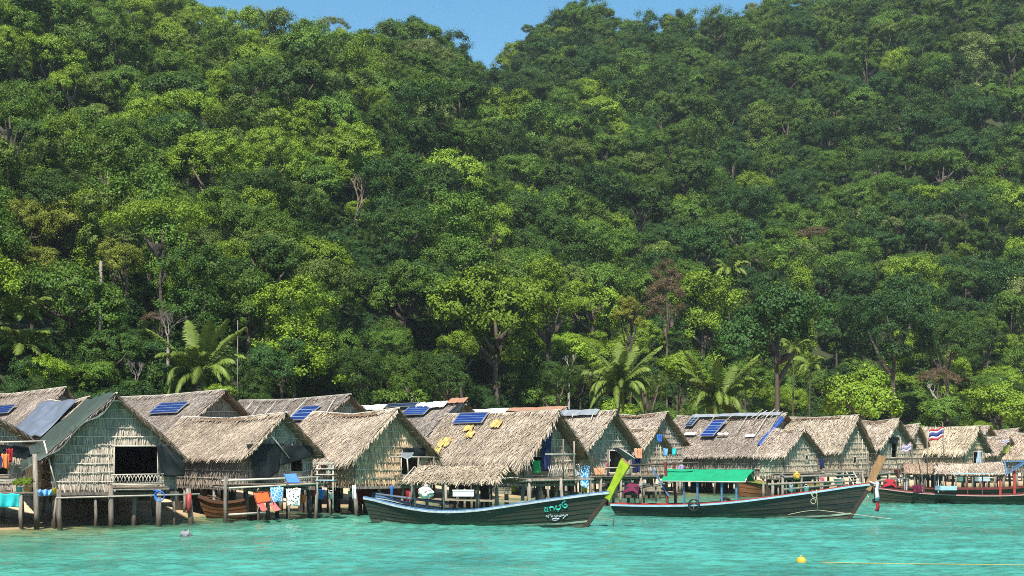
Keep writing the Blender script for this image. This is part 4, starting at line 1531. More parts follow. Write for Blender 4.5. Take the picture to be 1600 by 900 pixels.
def boat(name, label, stern, bow, Lx, beam, zg, colours, n_str=7, keel=-0.28, rake=1.2, blunt=0.55, group='longtail boats moored off the huts', z=0.0, stem=None, rails=True, rail_h=0.06, sides=(-1, 1), stern_rake=0.35):
    """stern, bow: (px, depth) of the hull ends; bow is +X. zg: gunwale heights from stern to bow"""
    B = Boat()
    A, C = P(stern[0], HOR, stern[1]), P(bow[0], HOR, bow[1])
    A.z = C.z = z
    ax = (C - A)
    L = ax.length
    rz = math.atan2(ax.y, ax.x)
    e = thing(name, label, 'boat', A.lerp(C, 0.5), rz, group)
    B.e, B.L, B.rz = e, L, rz
    B.mw = Matrix.Translation(A.lerp(C, 0.5)) @ Matrix.Rotation(rz, 4, 'Z')
    tz = np.linspace(0, 1, len(zg))

    def smooth(t, xs, ys):
        # rounded interpolation
        return sum(np.interp(min(max(t + d, 0), 1), xs, ys) for d in (-0.06, -0.03, 0, 0.03, 0.06)) / 5
    bt, bv = [0, 0.12, 0.35, 0.6, 0.8, 0.93, 1.0], [blunt, 0.74, 0.98, 1.0, 0.78, 0.36, 0.04]

    def pt(t, u, sg, out=0.0):
        b = beam * 0.5 * float(np.interp(t, bt, bv)) if t > 0.985 else beam * 0.5 * float(smooth(t, bt, bv))
        g = float(smooth(t, tz, zg))
        kz = keel + max(0, t - 0.9) * 0.8
        bowf = max(0.0, (t - 0.55) / 0.45) ** 1.5
        sternf = max(0.0, (0.25 - t) / 0.25)
        x = (t - 0.5) * L - rake * (1 - u) * bowf + stern_rake * (1 - u) * sternf
        flare = u ** (0.55 + 0.35 * bowf)
        return Vector((x, sg * (b * (0.12 + 0.88 * flare) + out), kz + (g - kz) * u))
    B.pt = pt
    nt = 20
    ts = [i / nt for i in range(nt + 1)]
    us = np.linspace(0, 1, n_str + 1)
    for sg in sides:
        for i in range(n_str):
            m = colours['hull2'] if (colours.get('hull2') and i < colours.get('n2', 0)) else colours['hull']
            lap = 0.016
            rows = [[pt(t, us[i], sg, lap) for t in ts], [pt(t, us[i + 1], sg, 0.0) for t in ts]]
            if sg > 0:
                rows.reverse()
            MB().grid(rows).build('hull_plank', m, e, True)
    # bottom and transom
    MB().grid([[pt(t, 0, -1) for t in ts], [pt(t, 0, 1) for t in ts]]).build('keel_board', colours['hull'], e)
    tr = MB()
    left = [pt(0, u, -1) for u in us]
    right = [pt(0, u, 1) for u in us]
    tr.grid([left, right], 0.04)
    tr.build('transom', colours['hull'], e)
    # inside lining / floor boards
    MB().grid([[pt(t, 0.42, -1, -0.05) for t in ts[1:-2]], [pt(t, 0.42, 1, -0.05) for t in ts[1:-2]]], 0.03).build('floor_board', 'plank_wood', e)
    if rails:
        for sg in sides:
            band = MB()
            G = []
            for t in ts:
                p = pt(t, 1.0, sg)
                o = Vector((0, sg, 0))
                G.append([p + o * 0.05 + Vector((0, 0, -rail_h)), p + o * 0.055 + Vector((0, 0, 0.02)), p - o * 0.06 + Vector((0, 0, 0.02)), p - o * 0.06 + Vector((0, 0, -rail_h)), p + o * 0.05 + Vector((0, 0, -rail_h))])
            band.grid(G)
            band.build('gunwale', colours['rail'], e)
            cap = MB()
            G = []
            for t in ts:
                p = pt(t, 1.0, sg)
                o = Vector((0, sg, 0))
                G.append([p + o * 0.025 + Vector((0, 0, 0.022)), p + o * 0.025 + Vector((0, 0, 0.065)), p - o * 0.09 + Vector((0, 0, 0.065)), p - o * 0.09 + Vector((0, 0, 0.022)), p + o * 0.025 + Vector((0, 0, 0.022))])
            cap.grid(G)
            cap.build('gunwale_cap', colours['cap'], e)
        for t in (0.2, 0.38, 0.55, 0.72):
            a, b_ = pt(t, 0.86, -1), pt(t, 0.86, 1)
            MB().beam(a, b_, 0.22, 0.035).build('thwart', 'plank_wood', e)
    # stem timber
    s0, s1 = pt(1.0, 0.0, -1), pt(1.0, 1.0, -1)
    s0.y = s1.y = 0
    d = (s1 - s0).normalized()
    MB().beam(s0 + d * -0.05 + Vector((0.05, 0, 0)), s1 + d * 0.04 + Vector((0.03, 0, 0)), 0.10, 0.17, up=(1, 0, 0)).build('stem_timber', colours.get('stem_low', colours['hull']), e)
    B.s1 = s1
    return B


def blook(B, px, py, yl=0.0):
    """pixel -> local (x, z) on the boat's plane y = yl"""
    inv = B.mw.inverted()
    o = inv @ Vector((0, 0, CAM_H))
    d = inv.to_3x3() @ Vector(((px - 800) / F_PX, 1, -(py - HOR) / F_PX))
    k = (yl - o.y) / d.y
    p = o + d * k
    return p.x, p.z


def canopy_thatch(B, x0, x1, w, zr, ze, parent, seed, tone=(1, 1, 1), shag=1.0, name='canopy_slope'):
    S = math.hypot(w, zr - ze)
    for sg in (-1, 1):
        d = (0, sg * w / S, (ze - zr) / S)
        n = (0, sg * (zr - ze) / S, w / S)
        sm, lm = slope_mesh(name, (x1, 0, zr), (x0, 0, zr), d, S, n, seed + sg, 1.3, shag, 0.07, 0.6)
        o = link(name, sm, 'thatch', parent, tone)
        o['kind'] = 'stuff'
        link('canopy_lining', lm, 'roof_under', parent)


def ribbon_on_hull(B, strokes, width, material, name, off=0.03):
    """flat painted strokes given in photo pixels, laid on the near hull side"""
    # sample the near side once
    T, U = np.linspace(0.5, 1.0, 160), np.linspace(0.05, 1, 60)
    pts, pix = [], []
    for t in T:
        for u in U:
            p = B.pt(t, u, -1, off)
            q = B.mw @ p
            pts.append(tuple(p))
            pix.append(proj(q))
    pts, pix = np.array(pts), np.array(pix)

    def at(px, py):
        d = (pix[:, 0] - px) ** 2 + (pix[:, 1] - py) ** 2
        k = np.argsort(d)[:4]
        w = 1 / (d[k] + 1e-4)
        return Vector((pts[k] * w[:, None]).sum(0) / w.sum())
    for st in strokes:
        b = MB()
        P3 = [at(*q) for q in st]
        V, F = [], []
        for i, p in enumerate(P3):
            d = (P3[min(i + 1, len(P3) - 1)] - P3[max(i - 1, 0)]).normalized()
            s = d.cross(Vector((0, -1, 0.25))).normalized() * width / 2
            V += [p - s, p + s, p + s + Vector((0, -0.006, 0)), p - s + Vector((0, -0.006, 0))]
        for i in range(len(P3) - 1):
            for k in range(4):
                F.append((i * 4 + k, i * 4 + (k + 1) % 4, i * 4 + 4 + (k + 1) % 4, i * 4 + 4 + k))
        F += [(0, 1, 2, 3), tuple(len(P3) * 4 - 4 + k for k in (3, 2, 1, 0))]
        b.add(V, F)
        b.build(name, material, B.e)


def engine(B, x, z, cover, seed=0):
    """long-tail engine block with cover, radiator, shaft and propeller, as parts of the boat"""
    e = B.e
    eng = MB().box((x, 0, z + 0.22), (0.62, 0.42, 0.36))
    en = eng.build('engine', 'metal_dark', e)
    c = MB()
    G = []
    for i in range(7):
        t = i / 6
        row = []
        for j in range(7):
            a = (j / 6 - 0.5) * 2
            row.append((x - 0.36 + 0.72 * t, a * 0.3, z + 0.55 - 0.36 * abs(a) ** 2.0 - 0.9 * abs(t - 0.5) ** 2.2 + 0.035 * math.sin(9 * t + 5 * a)))
        G.append(row)
    c.grid(G, -0.02)
    c.build('engine_cover', cover, en, True)
    MB().tube([(x + 0.3, 0.1, z + 0.35), (x + 0.55, 0.1, z + 0.55), (x + 0.75, 0.15, z + 0.5)], 0.03).build('exhaust', 'aluminium', en, True)
    MB().tube([(x - 0.3, 0, z + 0.2), (x - 2.9, 0, z - 0.22)], 0.035).build('propeller_shaft', 'metal_dark', e, True)
    pr = MB()
    for k in range(2):
        a = k * math.pi + 0.5
        pr.beam((x - 2.9, 0, z - 0.22), (x - 2.93, math.cos(a) * 0.16, z - 0.22 + math.sin(a) * 0.16), 0.02, 0.09)
    pr.build('propeller', 'metal_dark', e)
    MB().tube([(x + 0.3, 0, z + 0.3), (x + 1.6, 0.1, z + 0.62)], 0.025).build('steering_handle', 'metal_dark', e, True)
    MB().beam((x - 0.1, -0.3, z - 0.05), (x - 0.1, 0.3, z - 0.05), 0.25, 0.12).build('engine_mount', 'dark_wood', e)


# --- boat 1: dark green hull, thatched canopy, lime stem
b1 = boat('longtail_boat', 'dark green longtail boat with a thatched canopy and tall lime-green stem', (578, 59.3), (953, 55.0), 0, 1.85, [1.10, 0.72, 0.53, 0.62, 0.90, 1.16, 1.42],
          dict(hull='hull_green', hull2='hull_light', n2=0, rail='paint_white', cap='paint_blue', stem_low='stem_dark'), rake=1.25, n_str=8)
x_, z_ = blook(b1, 975, 724)
s = b1.s1
tip = Vector((s.x + 0.68, 0, 2.62))
base_ = Vector((s.x - 0.12, 0, s.z - 0.25))
d = (tip - base_).normalized()
st = MB()
n_ = Vector((d.z, 0, -d.x))
V = []
for k, (t, hw, th_) in enumerate(((0, 0.15, 0.07), (0.35, 0.13, 0.07), (0.6, 0.16, 0.08), (0.92, 0.21, 0.10), (1.0, 0.20, 0.10))):
    c = base_.lerp(tip, t)
    for a, b_ in ((-1, -1), (1, -1), (1, 1), (-1, 1)):
        V.append(c + n_ * hw * a + Vector((0, th_ * b_, 0)) + (d * -0.10 if (k == 4 and a > 0) else Vector()))
F = [(i * 4 + k, i * 4 + (k + 1) % 4, i * 4 + 4 + (k + 1) % 4, i * 4 + 4 + k) for i in range(4) for k in range(4)] + [(3, 2, 1, 0)]
st.add(V, F).build('stem_post', 'paint_lime', b1.e)
MB().add([V[16 + i] + d * 0.004 for i in range(4)] + [V[16 + i] + d * 0.03 for i in range(4)], [(3, 2, 1, 0), (4, 5, 6, 7)] + [(i, (i + 1) % 4, 4 + (i + 1) % 4, 4 + i) for i in range(4)]).build('stem_end', 'stem_brown', b1.e)
# waterline board
MB().grid([[b1.pt(t, 0.26, -1, 0.03) for t in np.linspace(0.06, 0.995, 20)], [b1.pt(t, 0.31, -1, 0.03) for t in np.linspace(0.06, 0.995, 20)]]).build('waterline_strip', 'hull_light', b1.e)
cx0, _ = blook(b1, 640, 752, 0)
cx1, _ = blook(b1, 792, 752, 0)
ct = b1.e
canopy_thatch(b1, cx0 + 0.55, cx1, 1.25, 2.42, 1.80, ct, 41, (0.98, 0.90, 0.76), 1.5)
for sg in (-1, 1):
    for i, px in enumerate((645, 692, 746, 776)):
        x, _ = blook(b1, px, 770, sg * 0.85)
        p = b1.pt(x / b1.L + 0.5, 0.9, sg, -0.1)
        MB().tube([(x + random.uniform(-.05, .05), p.y, p.z - 0.05), (x, sg * 0.84, 1.88)], 0.045, 7).build('canopy_post', 'post_wood', b1.e, True)
    MB().tube([(cx0 + 0.2, sg * 0.88, 1.86), (cx1 + 0.1, sg * 0.88, 1.86)], 0.035).build('canopy_beam', 'post_wood', b1.e, True)
for i in range(4):
    x = cx1 - 0.05 - i * (cx1 - cx0) / 3.2
    for sg in (-1, 1):
        MB().tube([(x, 0, 2.36), (x, sg * 1.08, 1.78)], 0.025, 5).build('canopy_rafter', 'bamboo', b1.e, True)
for i in range(4):
    y = -0.8 + i * 0.5
    MB().tube([(cx0, y, 1.9 + 0.1 * i % 2), (cx1 + 0.2, y, 1.92)], 0.02, 5).build('canopy_purlin', 'bamboo', b1.e, True)
for i, (y0, y1) in enumerate(((-0.42, -0.35), (0.1, 0.2), (0.5, 0.42))):
    xa, xb = b1.pt(0.05, 1, -1).x, b1.pt(0.36, 1, -1).x
    MB().tube([(xa, y0, 1.22 - 0.05 * i), (xb, y1, 0.85)], 0.05, 6).build('oar_pole', 'dark_wood' if i else 'grey_tarp', b1.e, True)


def zz(pts):
    return [(830 + x / 15.0, 770 + y / 15.0) for x, y in pts]


row1 = [[(318, 345), (345, 360), (318, 380), (325, 430), (350, 425)], [(375, 335), (385, 380), (378, 435), (400, 430)], [(425, 360), (455, 330), (505, 335), (535, 370), (538, 415)], [(445, 350), (455, 400), (448, 425)],
        [(595, 300), (580, 330), (585, 370), (625, 392), (670, 375), (690, 340), (675, 300), (655, 285)], [(735, 215), (728, 265), (745, 305), (800, 370)], [(780, 265), (825, 270), (845, 310), (810, 345), (770, 330)], [(735, 225), (770, 200), (810, 175)], [(620, 430), (645, 410)], [(700, 268), (690, 290)]]
row2 = [[(352, 575), (348, 525), (375, 548), (405, 580), (418, 510)], [(455, 490), (470, 545), (482, 580)], [(470, 560), (500, 540), (515, 575)], [(540, 535), (560, 530), (558, 565), (590, 560), (600, 520)], [(605, 560), (625, 525), (640, 560)], [(655, 520), (665, 555), (690, 550), (695, 510)],
        [(705, 550), (720, 515), (740, 545)], [(755, 500), (765, 540), (785, 535), (770, 580), (745, 600)], [(800, 560), (815, 520), (850, 515), (850, 545)], [(660, 590), (615, 630), (540, 640), (490, 625), (505, 605), (560, 600), (640, 602)], [(600, 560), (590, 590), (560, 600)]]
ribbon_on_hull(b1, [zz(r) for r in row1], 0.055, 'paint_teal', 'painted_letter')
ribbon_on_hull(b1, [zz(r) for r in row2], 0.038, 'paint_white', 'painted_letter')

# --- boat 2: green canopy
b2 = boat('longtail_boat', 'dark longtail boat with a bright green flat awning and red-white gunwale', (960, 66.0), (1360, 61.5), 0, 1.9, [0.52, 0.50, 0.56, 0.72, 0.99, 1.27, 1.60],
          dict(hull='hull_dark', rail='paint_sky', cap='paint_red', stem_low='stem_dark'), rake=1.1, n_str=7)
s = b2.s1
MB().beam((s.x - 0.15, 0, s.z - 0.25), (s.x + 0.52, 0, 2.78), 0.12, 0.34, up=(1, 0, 0)).build('stem_post', 'stem_brown', b2.e)
MB().grid([[b2.pt(t, 0.24, -1, 0.03) for t in np.linspace(0.62, 0.995, 12)], [b2.pt(t, 0.29, -1, 0.03) for t in np.linspace(0.62, 0.995, 12)]]).build('waterline_strip', 'hull_light', b2.e)
rib = MB()
for k, (m, dz0, dz1) in enumerate((('flag_white', 0, -0.75), ('pale_blue', -0.05, -0.85), ('red', -0.7, -1.3))):
    y0 = -0.12 + 0.06 * k
    MB().grid([[(s.x + 0.28 + 0.02 * math.sin(i * 1.3 + k) - 0.008 * i, y0 - 0.05, s.z + 0.12 + dz0 + (dz1 - dz0) * i / 7), (s.x + 0.34 + 0.02 * math.sin(i * 1.3 + k) + 0.03, y0 + 0.06, s.z + 0.1 + dz0 + (dz1 - dz0) * i / 7)] for i in range(8)], 0.02).build('bow_ribbon', 'fabric_' + m, b2.e, True)
MB().torus((s.x + 0.1, 0, s.z + 0.06), 0.13, 0.035, (0.4, 0, 1)).build('bow_ribbon', 'fabric_flag_white', b2.e, True)
gx0, _ = blook(b2, 1043, 745)
gx1, _ = blook(b2, 1170, 745)
ca = MB()
S_ = 12
G = []
for i in range(S_ + 1):
    x = gx0 + (gx1 - gx0) * i / S_
    row = []
    for j in range(9):
        y = -1.02 + 2.04 * j / 8
        row.append((x + (0.25 - 0.25 * abs(y)) * (1 if i == S_ else 0), y, 2.16 - 0.52 * (abs(y) / 1.02) ** 1.1 - 0.05 * math.sin(math.pi * i / 4) ** 2 * math.sin(math.pi * min(abs(y), 1)) + 0.012 * math.sin(5 * y + 2 * i)))
    G.append(row)
aw = ca.grid(G, -0.015).build('awning', 'cloth_green', b2.e)
for sg in (-1, 1):
    MB().tube([(gx0 - .02, sg * 1.02, 1.63), (gx1 + .02, sg * 1.02, 1.63)], 0.03).build('awning_edge', 'bamboo', b2.e, True)
    for x in (gx0, gx1 + 0.05):
        MB().tube([(x, 0, 2.14), (x, sg * 1.0, 1.62)], 0.03).build('awning_rafter', 'bamboo', b2.e, True)
    for px in (1090, 1128, 1151):
        x, _ = blook(b2, px, 770, sg * 0.8)
        p = b2.pt(x / b2.L + 0.5, 0.9, sg, -0.12)
        MB().beam((x, p.y, p.z), (x, sg * 0.86, 1.66), 0.08).build('awning_post', 'paint_blue', b2.e)
x, _ = blook(b2, 1068, 770, -0.8)
MB().beam((x, -0.6, 0.45), (x, -0.8, 1.66), 0.07).build('awning_post', 'paint_blue', b2.e)
for px, y in ((1043, -0.6), (1056, 0.5)):
    x, _ = blook(b2, px, 770, y)
    MB().beam((x, y, 0.3), (x - 0.1, y, 2.5), 0.11).build('frame_post', 'paint_maroon', b2.e)
xa, za = blook(b2, 985, 727, -0.5)
xb, zb = blook(b2, 1082, 723, -0.5)
MB().tube([(xa, -0.5, za), (xb, -0.5, zb)], 0.045).build('roof_pole', 'dark_wood', b2.e, True)
MB().tube([(xa + 0.4, 0.6, za + .02), (xb, 0.5, zb)], 0.045).build('roof_pole', 'dark_wood', b2.e, True)
xa, za = blook(b2, 1018, 730, -0.7)
xb, zb = blook(b2, 1045, 775, -0.7)
MB().beam((xa, -0.7, za), (xb, -0.7, zb), 0.07).build('frame_brace', 'paint_blue', b2.e)
ex, _ = blook(b2, 988, 760)
engine(b2, ex, 0.95, 'fabric_magenta')
# --- boat 3 and 4 on the right
b3 = boat('longtail_boat', 'olive-hulled longtail boat with a long thatched canopy, red posts and blue gable frame', (1366, 81.0), (1690, 78.5), 0, 1.9, [0.92, 0.66, 0.55, 0.50, 0.52, 0.7, 1.2],
          dict(hull='hull_olive', rail='paint_pink', cap='paint_maroon', stem_low='hull_olive'), rake=1.1, rail_h=0.03)
x0, _ = blook(b3, 1461, 735)
x1, _ = blook(b3, 1566, 735)
canopy_thatch(b3, x0, x1, 1.1, 2.36, 1.72, b3.e, 61, (0.95, 0.86, 0.78), 0.7)
for sg in (-1, 1):
    for px, m, w in ((1478, 'paint_maroon', .05), (1512, 'paint_maroon', .05), (1535, 'paint_maroon', .05), (1563, 'paint_red', .12)):
        x, _ = blook(b3, px, 760, sg * 0.85)
        MB().beam((x, sg * 0.82, 0.35), (x, sg * 0.84, 1.76), w).build('canopy_post', m, b3.e)
    MB().beam((x0 - 0.1, sg * 1.02, 1.74), (x1 + 0.05, sg * 1.02, 1.74), 0.05, 0.08).build('canopy_beam', 'paint_sky', b3.e)
    xg = x1 + 0.12
    MB().beam((xg, 0, 2.42), (xg, sg * 1.08, 1.72), 0.07, 0.1).build('gable_frame', 'paint_blue', b3.e)
    MB().beam((xg + 1.1, sg * 0.5, 2.4), (xg, sg * 1.08, 1.72), 0.06, 0.06).build('gable_frame', 'paint_blue', b3.e)
MB().beam((xg - 0.1, 0, 2.42), (xg + 1.6, 0, 2.46), 0.07, 0.07).build('gable_frame', 'paint_blue', b3.e)
x, _ = blook(b3, 1585, 760, 0.5)
MB().beam((x, 0.5, 0.4), (x, 0.5, 2.0), 0.13).build('canopy_post', 'paint_red', b3.e)
MB().beam((b3.pt(0, 0.2, 1).x - 0.3, 0, -0.2), (b3.pt(0, 1, 1).x + 0.05, 0, 0.25), 0.05, 0.3).build('rudder', 'hull_olive', b3.e)
for px, py in ((1383, 757),):
    x, _ = blook(b3, 1390, 757)
    engine(b3, x, 0.85, 'fabric_red')
x0, _ = blook(b3, 1400, 718, -0.3)
x1, _ = blook(b3, 1480, 716, -0.3)
for y in (-0.4, 0.4):
    MB().tube([(x0 - 1.0, y, 2.55), (x1 + 0.2, y, 2.62)], 0.04).build('roof_pole', 'dark_wood', b3.e, True)
for xx_ in (x0, x0 + 1.2, x0 + 2.2):
    MB().beam((xx_, -0.4, 2.55), (xx_ + 0.35, -0.5, 0.7), 0.06).build('frame_brace', 'dark_wood', b3.e)
b4 = boat('longtail_boat', 'red-gunwaled boat with a small brown thatch canopy moored behind the olive boat', (1372, 90), (1680, 88), 0, 1.9, [0.8, 0.66, 0.62, 0.62, 0.66, 0.85, 1.2],
          dict(hull='hull_olive', rail='paint_maroon', cap='paint_maroon', stem_low='hull_olive'), rail_h=0.03)
x0, _ = blook(b4, 1412, 735)
x1, _ = blook(b4, 1466, 735)
canopy_thatch(b4, x0, x1, 1.1, 2.3, 1.6, b4.e, 71, (0.72, 0.58, 0.48), 0.8)
for sg in (-1, 1):
    for x in (x0 + 0.1, (x0 + x1) / 2, x1 - 0.1):
        MB().beam((x, sg * 0.82, 0.35), (x, sg * 0.84, 1.7), 0.06).build('canopy_post', 'paint_white', b4.e)
# --- small boats on the beach
b5 = boat('rowing_boat', 'brown wooden boat with a lime-green rim beached behind the green awning', (1290, 97), (1151, 91), 0, 1.5, [0.9, 0.78, 0.74, 0.78, 0.9, 1.05, 1.28],
          dict(hull='hull_brown', rail='paint_olive', cap='paint_red', stem_low='hull_brown'), rake=0.5, n_str=5, group='small boats under and beside the huts', z=0.0, rail_h=0.16)
b6 = boat('rowing_boat', 'orange-brown boat drawn up under the net-hung hut', (318, 63.5), (412, 62.0), 0, 1.2, [0.8, 0.62, 0.55, 0.58, 0.68, 0.95],
          dict(hull='hull_brown_shaded', rail='hull_brown_shaded', cap='dark_wood', stem_low='hull_brown_shaded'), rake=0.6, n_str=5, group='small boats under and beside the huts', z=0.18)
b7 = boat('rowing_boat', 'red boat stored under the shaggy leaf-gabled hut', (556, 69.5), (660, 67.5), 0, 1.2, [0.65, 0.5, 0.45, 0.48, 0.58, 0.75],
          dict(hull='hull_red', rail='hull_brown', cap='paint_red', stem_low='hull_red'), rake=0.6, n_str=5, group='small boats under and beside the huts', z=0.7)
# ------------------------------------------------------------------ things on and around the huts
mat('thatch_fresh', (0.58, 0.42, 0.14), scale=6, var=0.4, island=0.4)


def on_hut(h):
    return Matrix.Translation(h.O) @ Matrix.Rotation(math.atan2(-h.s, h.c), 4, 'Z')


def placed(h, name, label, cat, group=None):
    e = thing(name, label, cat, (h.O.x, h.O.y, 0), math.atan2(-h.s, h.c), group)
    return e


def solar(h, label, corners, cell='solar_cell', rows=4, off=0.16):
    q = [slope_at(h, *c) for c in corners]
    X1, X0 = max(a[0] for a in q), min(a[0] for a in q)
    # corners: top-left, top-right, bottom-right, bottom-left
    xr, xl = (q[1][0] + q[2][0]) / 2, (q[0][0] + q[3][0]) / 2
    v0, v1 = (q[0][1] + q[1][1]) / 2, (q[2][1] + q[3][1]) / 2
    e = placed(h, 'solar_panel', label, 'solar panel', 'solar panels on the hut roofs')
    fw = 0.05
    f = MB()
    for a, b_ in (((xl, v0), (xr, v0)), ((xr, v0), (xr, v1)), ((xr, v1), (xl, v1)), ((xl, v1), (xl, v0))):
        f.beam(slope_pt(h, *a, off), slope_pt(h, *b_, off), fw, 0.045)
    f.build('frame', 'aluminium', e)
    n = slope_pt(h, 0, 0, 1) - slope_pt(h, 0, 0, 0)
    MB().grid([[slope_pt(h, xl, v0, off - 0.012), slope_pt(h, xr, v0, off - 0.012)], [slope_pt(h, xl, v1, off - 0.012), slope_pt(h, xr, v1, off - 0.012)]], 0.01).build('back_sheet', 'paint_sky', e)
    for i in range(rows):
        a = v0 + (v1 - v0) * (i + 0.07) / rows
        b_ = v0 + (v1 - v0) * (i + 0.93) / rows
        ncol = 6
        m = MB()
        c0, c1 = xl + (xr - xl) * 0.01, xl + (xr - xl) * 0.99
        m.grid([[slope_pt(h, c0, a, off), slope_pt(h, c1, a, off)], [slope_pt(h, c0, b_, off), slope_pt(h, c1, b_, off)]], 0.012)
        m.build('cell_row', cell, e)
    return e


solar(hB, 'solar panel on the grey hut at the left edge', ((-6, 636), (26, 637), (15, 649), (-20, 649)))
solar(hE, 'large solar panel on the weathered hut behind the green tarp', ((258, 632), (301, 632), (274, 649), (233, 649)))
solar(hG, 'tilted solar panel on the hut with poles over its thatch', ((471, 638), (499, 638), (483, 658), (456, 661)))
solar(hI, 'blue solar panel on the patched roof with white sheets', ((641, 638), (675, 638), (664, 651), (630, 651)))
solar(hI, 'dark solar panel lying along the ridge with white sheets', ((619, 627), (663, 627), (656, 634), (609, 634)), 'solar_dark', 2, 0.2)
solar(hJ, 'solar panel on the shaggy roof with yellow patches', ((724, 648), (767, 648), (753, 664), (708, 664)))
solar(hN, 'upright solar panel in the middle of the long patched roof', ((1113, 659), (1133, 659), (1119, 684), (1098, 684)), rows=6)
solar(hN, 'small dark solar panel at the left end of the long patched roof', ((1081, 655), (1092, 655), (1083, 668), (1072, 668)), 'solar_dark')


def roof_sheet(h, a, b_, v0, v1, material, off=0.14, name='roof_sheet'):
    """metal or plastic strip over the thatch between photo columns a and b (taken at the ridge)"""
    xa = slope_at(h, a, proj(h_world(h, 0, 0, h.zr))[1])[0]
    xb = slope_at(h, b_, proj(h_world(h, 0, 0, h.zr))[1])[0]
    n = 10
    G = [[slope_pt(h, xa + (xb - xa) * i / n, v, off + 0.018 * math.sin(i * 2.2) + 0.02 * math.sin(v * 3 + i)) for i in range(n + 1)] for v in (v0, (v0 + v1) / 2, v1)]
    o = MB().grid(G, 0.012).build(name, material, h.e)
    return o


roof_sheet(hI, 566, 612, 0.0, 0.55, 'tin_white')
roof_sheet(hI, 661, 680, 0.0, 0.5, 'white_sheet')
roof_sheet(hI, 681, 704, 0.0, 0.6, 'white_sheet', 0.18)
roof_sheet(hI, 704, 730, -0.25, 0.25, 'tin_rust', 0.2)
roof_sheet(hJ2, 726, 800, 0.0, 0.5, 'tin_white')
roof_sheet(hJ2, 800, 884, 0.0, 0.4, 'tin_rust')
roof_sheet(hK, 880, 938, -0.1, 0.35, 'tin')
roof_sheet(hN, 1086, 1160, -0.05, 0.3, 'tin')
roof_sheet(hN, 1150, 1222, -0.05, 0.32, 'tin', 0.16)
for a, b_, v0, v1 in ((1100, 1116, 2.2, 2.5), (1150, 1166, 2.3, 2.5), (1196, 1210, 2.5, 2.8)):
    roof_sheet(hN, a, b_, v0, v1, 'white_sheet', 0.13)


def roof_stick(h, px0, py0, px1, py1, r=0.03, off=0.14):
    a, b_ = slope_at(h, px0, py0), slope_at(h, px1, py1)
    MB().tube([slope_pt(h, *a, off), slope_pt(h, *b_, off)], r, 5).build('roof_pole', 'bamboo', h.e, True)


for q in ((407, 622, 385, 644), (425, 619, 390, 660), (450, 617, 412, 655), (470, 617, 430, 660), (493, 617, 455, 655), (540, 613, 505, 660)):
    roof_stick(hG, *q)
for q in ((1147, 650, 1120, 672), (1172, 648, 1150, 680), (1205, 645, 1180, 684), (1225, 642, 1195, 690), (1092, 650, 1078, 664), (1122, 648, 1112, 660), (1190, 648, 1176, 664)):
    roof_stick(hN, *q)
for q in ((905, 640, 896, 655), (935, 640, 925, 660)):
    roof_stick(hK, *q)
for i in range(6):
    x = -0.2 - i * 0.35
    MB().tube([(0.1 + x, -0.5 - 0.1 * i, hN.zr - 0.25), (0.25 + x, 0.2, hN.zr + 0.22 + 0.09 * (i % 3))], 0.025, 5).build('ridge_stick', 'bamboo', hN.e, True)
for (xa, xb, va, vb) in ((785, 800, 0.55, 0.85), (758, 768, 1.3, 1.5), (724, 742, 1.75, 2.2), (716, 738, 2.45, 3.0), (748, 760, 0.9, 1.05)):
    X0 = slope_at(hJ, xa, proj(h_world(hJ, 0, 0, hJ.zr))[1])[0]
    rng = np.random.default_rng(int(xa))
    k = 60
    wdt = (xb - xa) / F_PX * hJ.D / hJ.c
    VV = []
    for i in range(k):
        p = slope_pt(hJ, X0 + rng.uniform(0, wdt), rng.uniform(va, vb), 0.12 + rng.uniform(0, 0.03))
        dd = slope_pt(hJ, 0, 1, 0) - slope_pt(hJ, 0, 0, 0) + Vector((rng.normal(0, 0.25), 0, 0))
        s_ = Vector((1, 0, 0)) * 0.06
        L_ = rng.uniform(0.18, 0.34)
        VV += [p - s_, p + s_, p + dd * L_ + s_ * 0.6, p + dd * L_ - s_ * 0.6]
    link('thatch_patch', np_mesh('thatch_patch', [tuple(v) for v in VV], quad_index(len(VV))), 'thatch_fresh', hJ.e)['kind'] = 'stuff'


def slope_tarp(h, label, x0, x1, v0, v1, material, off=0.16, flare=0.0, hang=0.0, seed=0, name='tarpaulin'):
    e = placed(h, name, label, 'tarp')
    nx_, nv_ = 22, 18
    G = []
    for i in range(nv_ + 1):
        v = v0 + (v1 - v0) * i / nv_
        row = []
        for j in range(nx_ + 1):
            X = x0 + (x1 - x0) * j / nx_
            wv = float(wob(X * 2.2 + seed, v * 1.1, seed))
            p = slope_pt(h, X, max(v, 0), off + 0.09 * wv + 0.05 * math.sin(X * 4 + 1.3 * v) * (v / max(v1, 0.1)))
            if v < 0:
                p = Vector((X, -v * h.w / h.S, h.zr + off + v * (h.zr - h.ze) / h.S + 0.02 * wv))
            over = max(0.0, v - h.S)
            p += Vector((0, -over * flare, over * 0.25 * flare))
            if j == 0 and hang:
                p += Vector((0.10, 0, -hang * (0.75 + 0.25 * math.sin(v * 3))))
            row.append(p)
        G.append(row)
    MB().grid(G, 0.012).build('sheet', material, e, True)
    return e


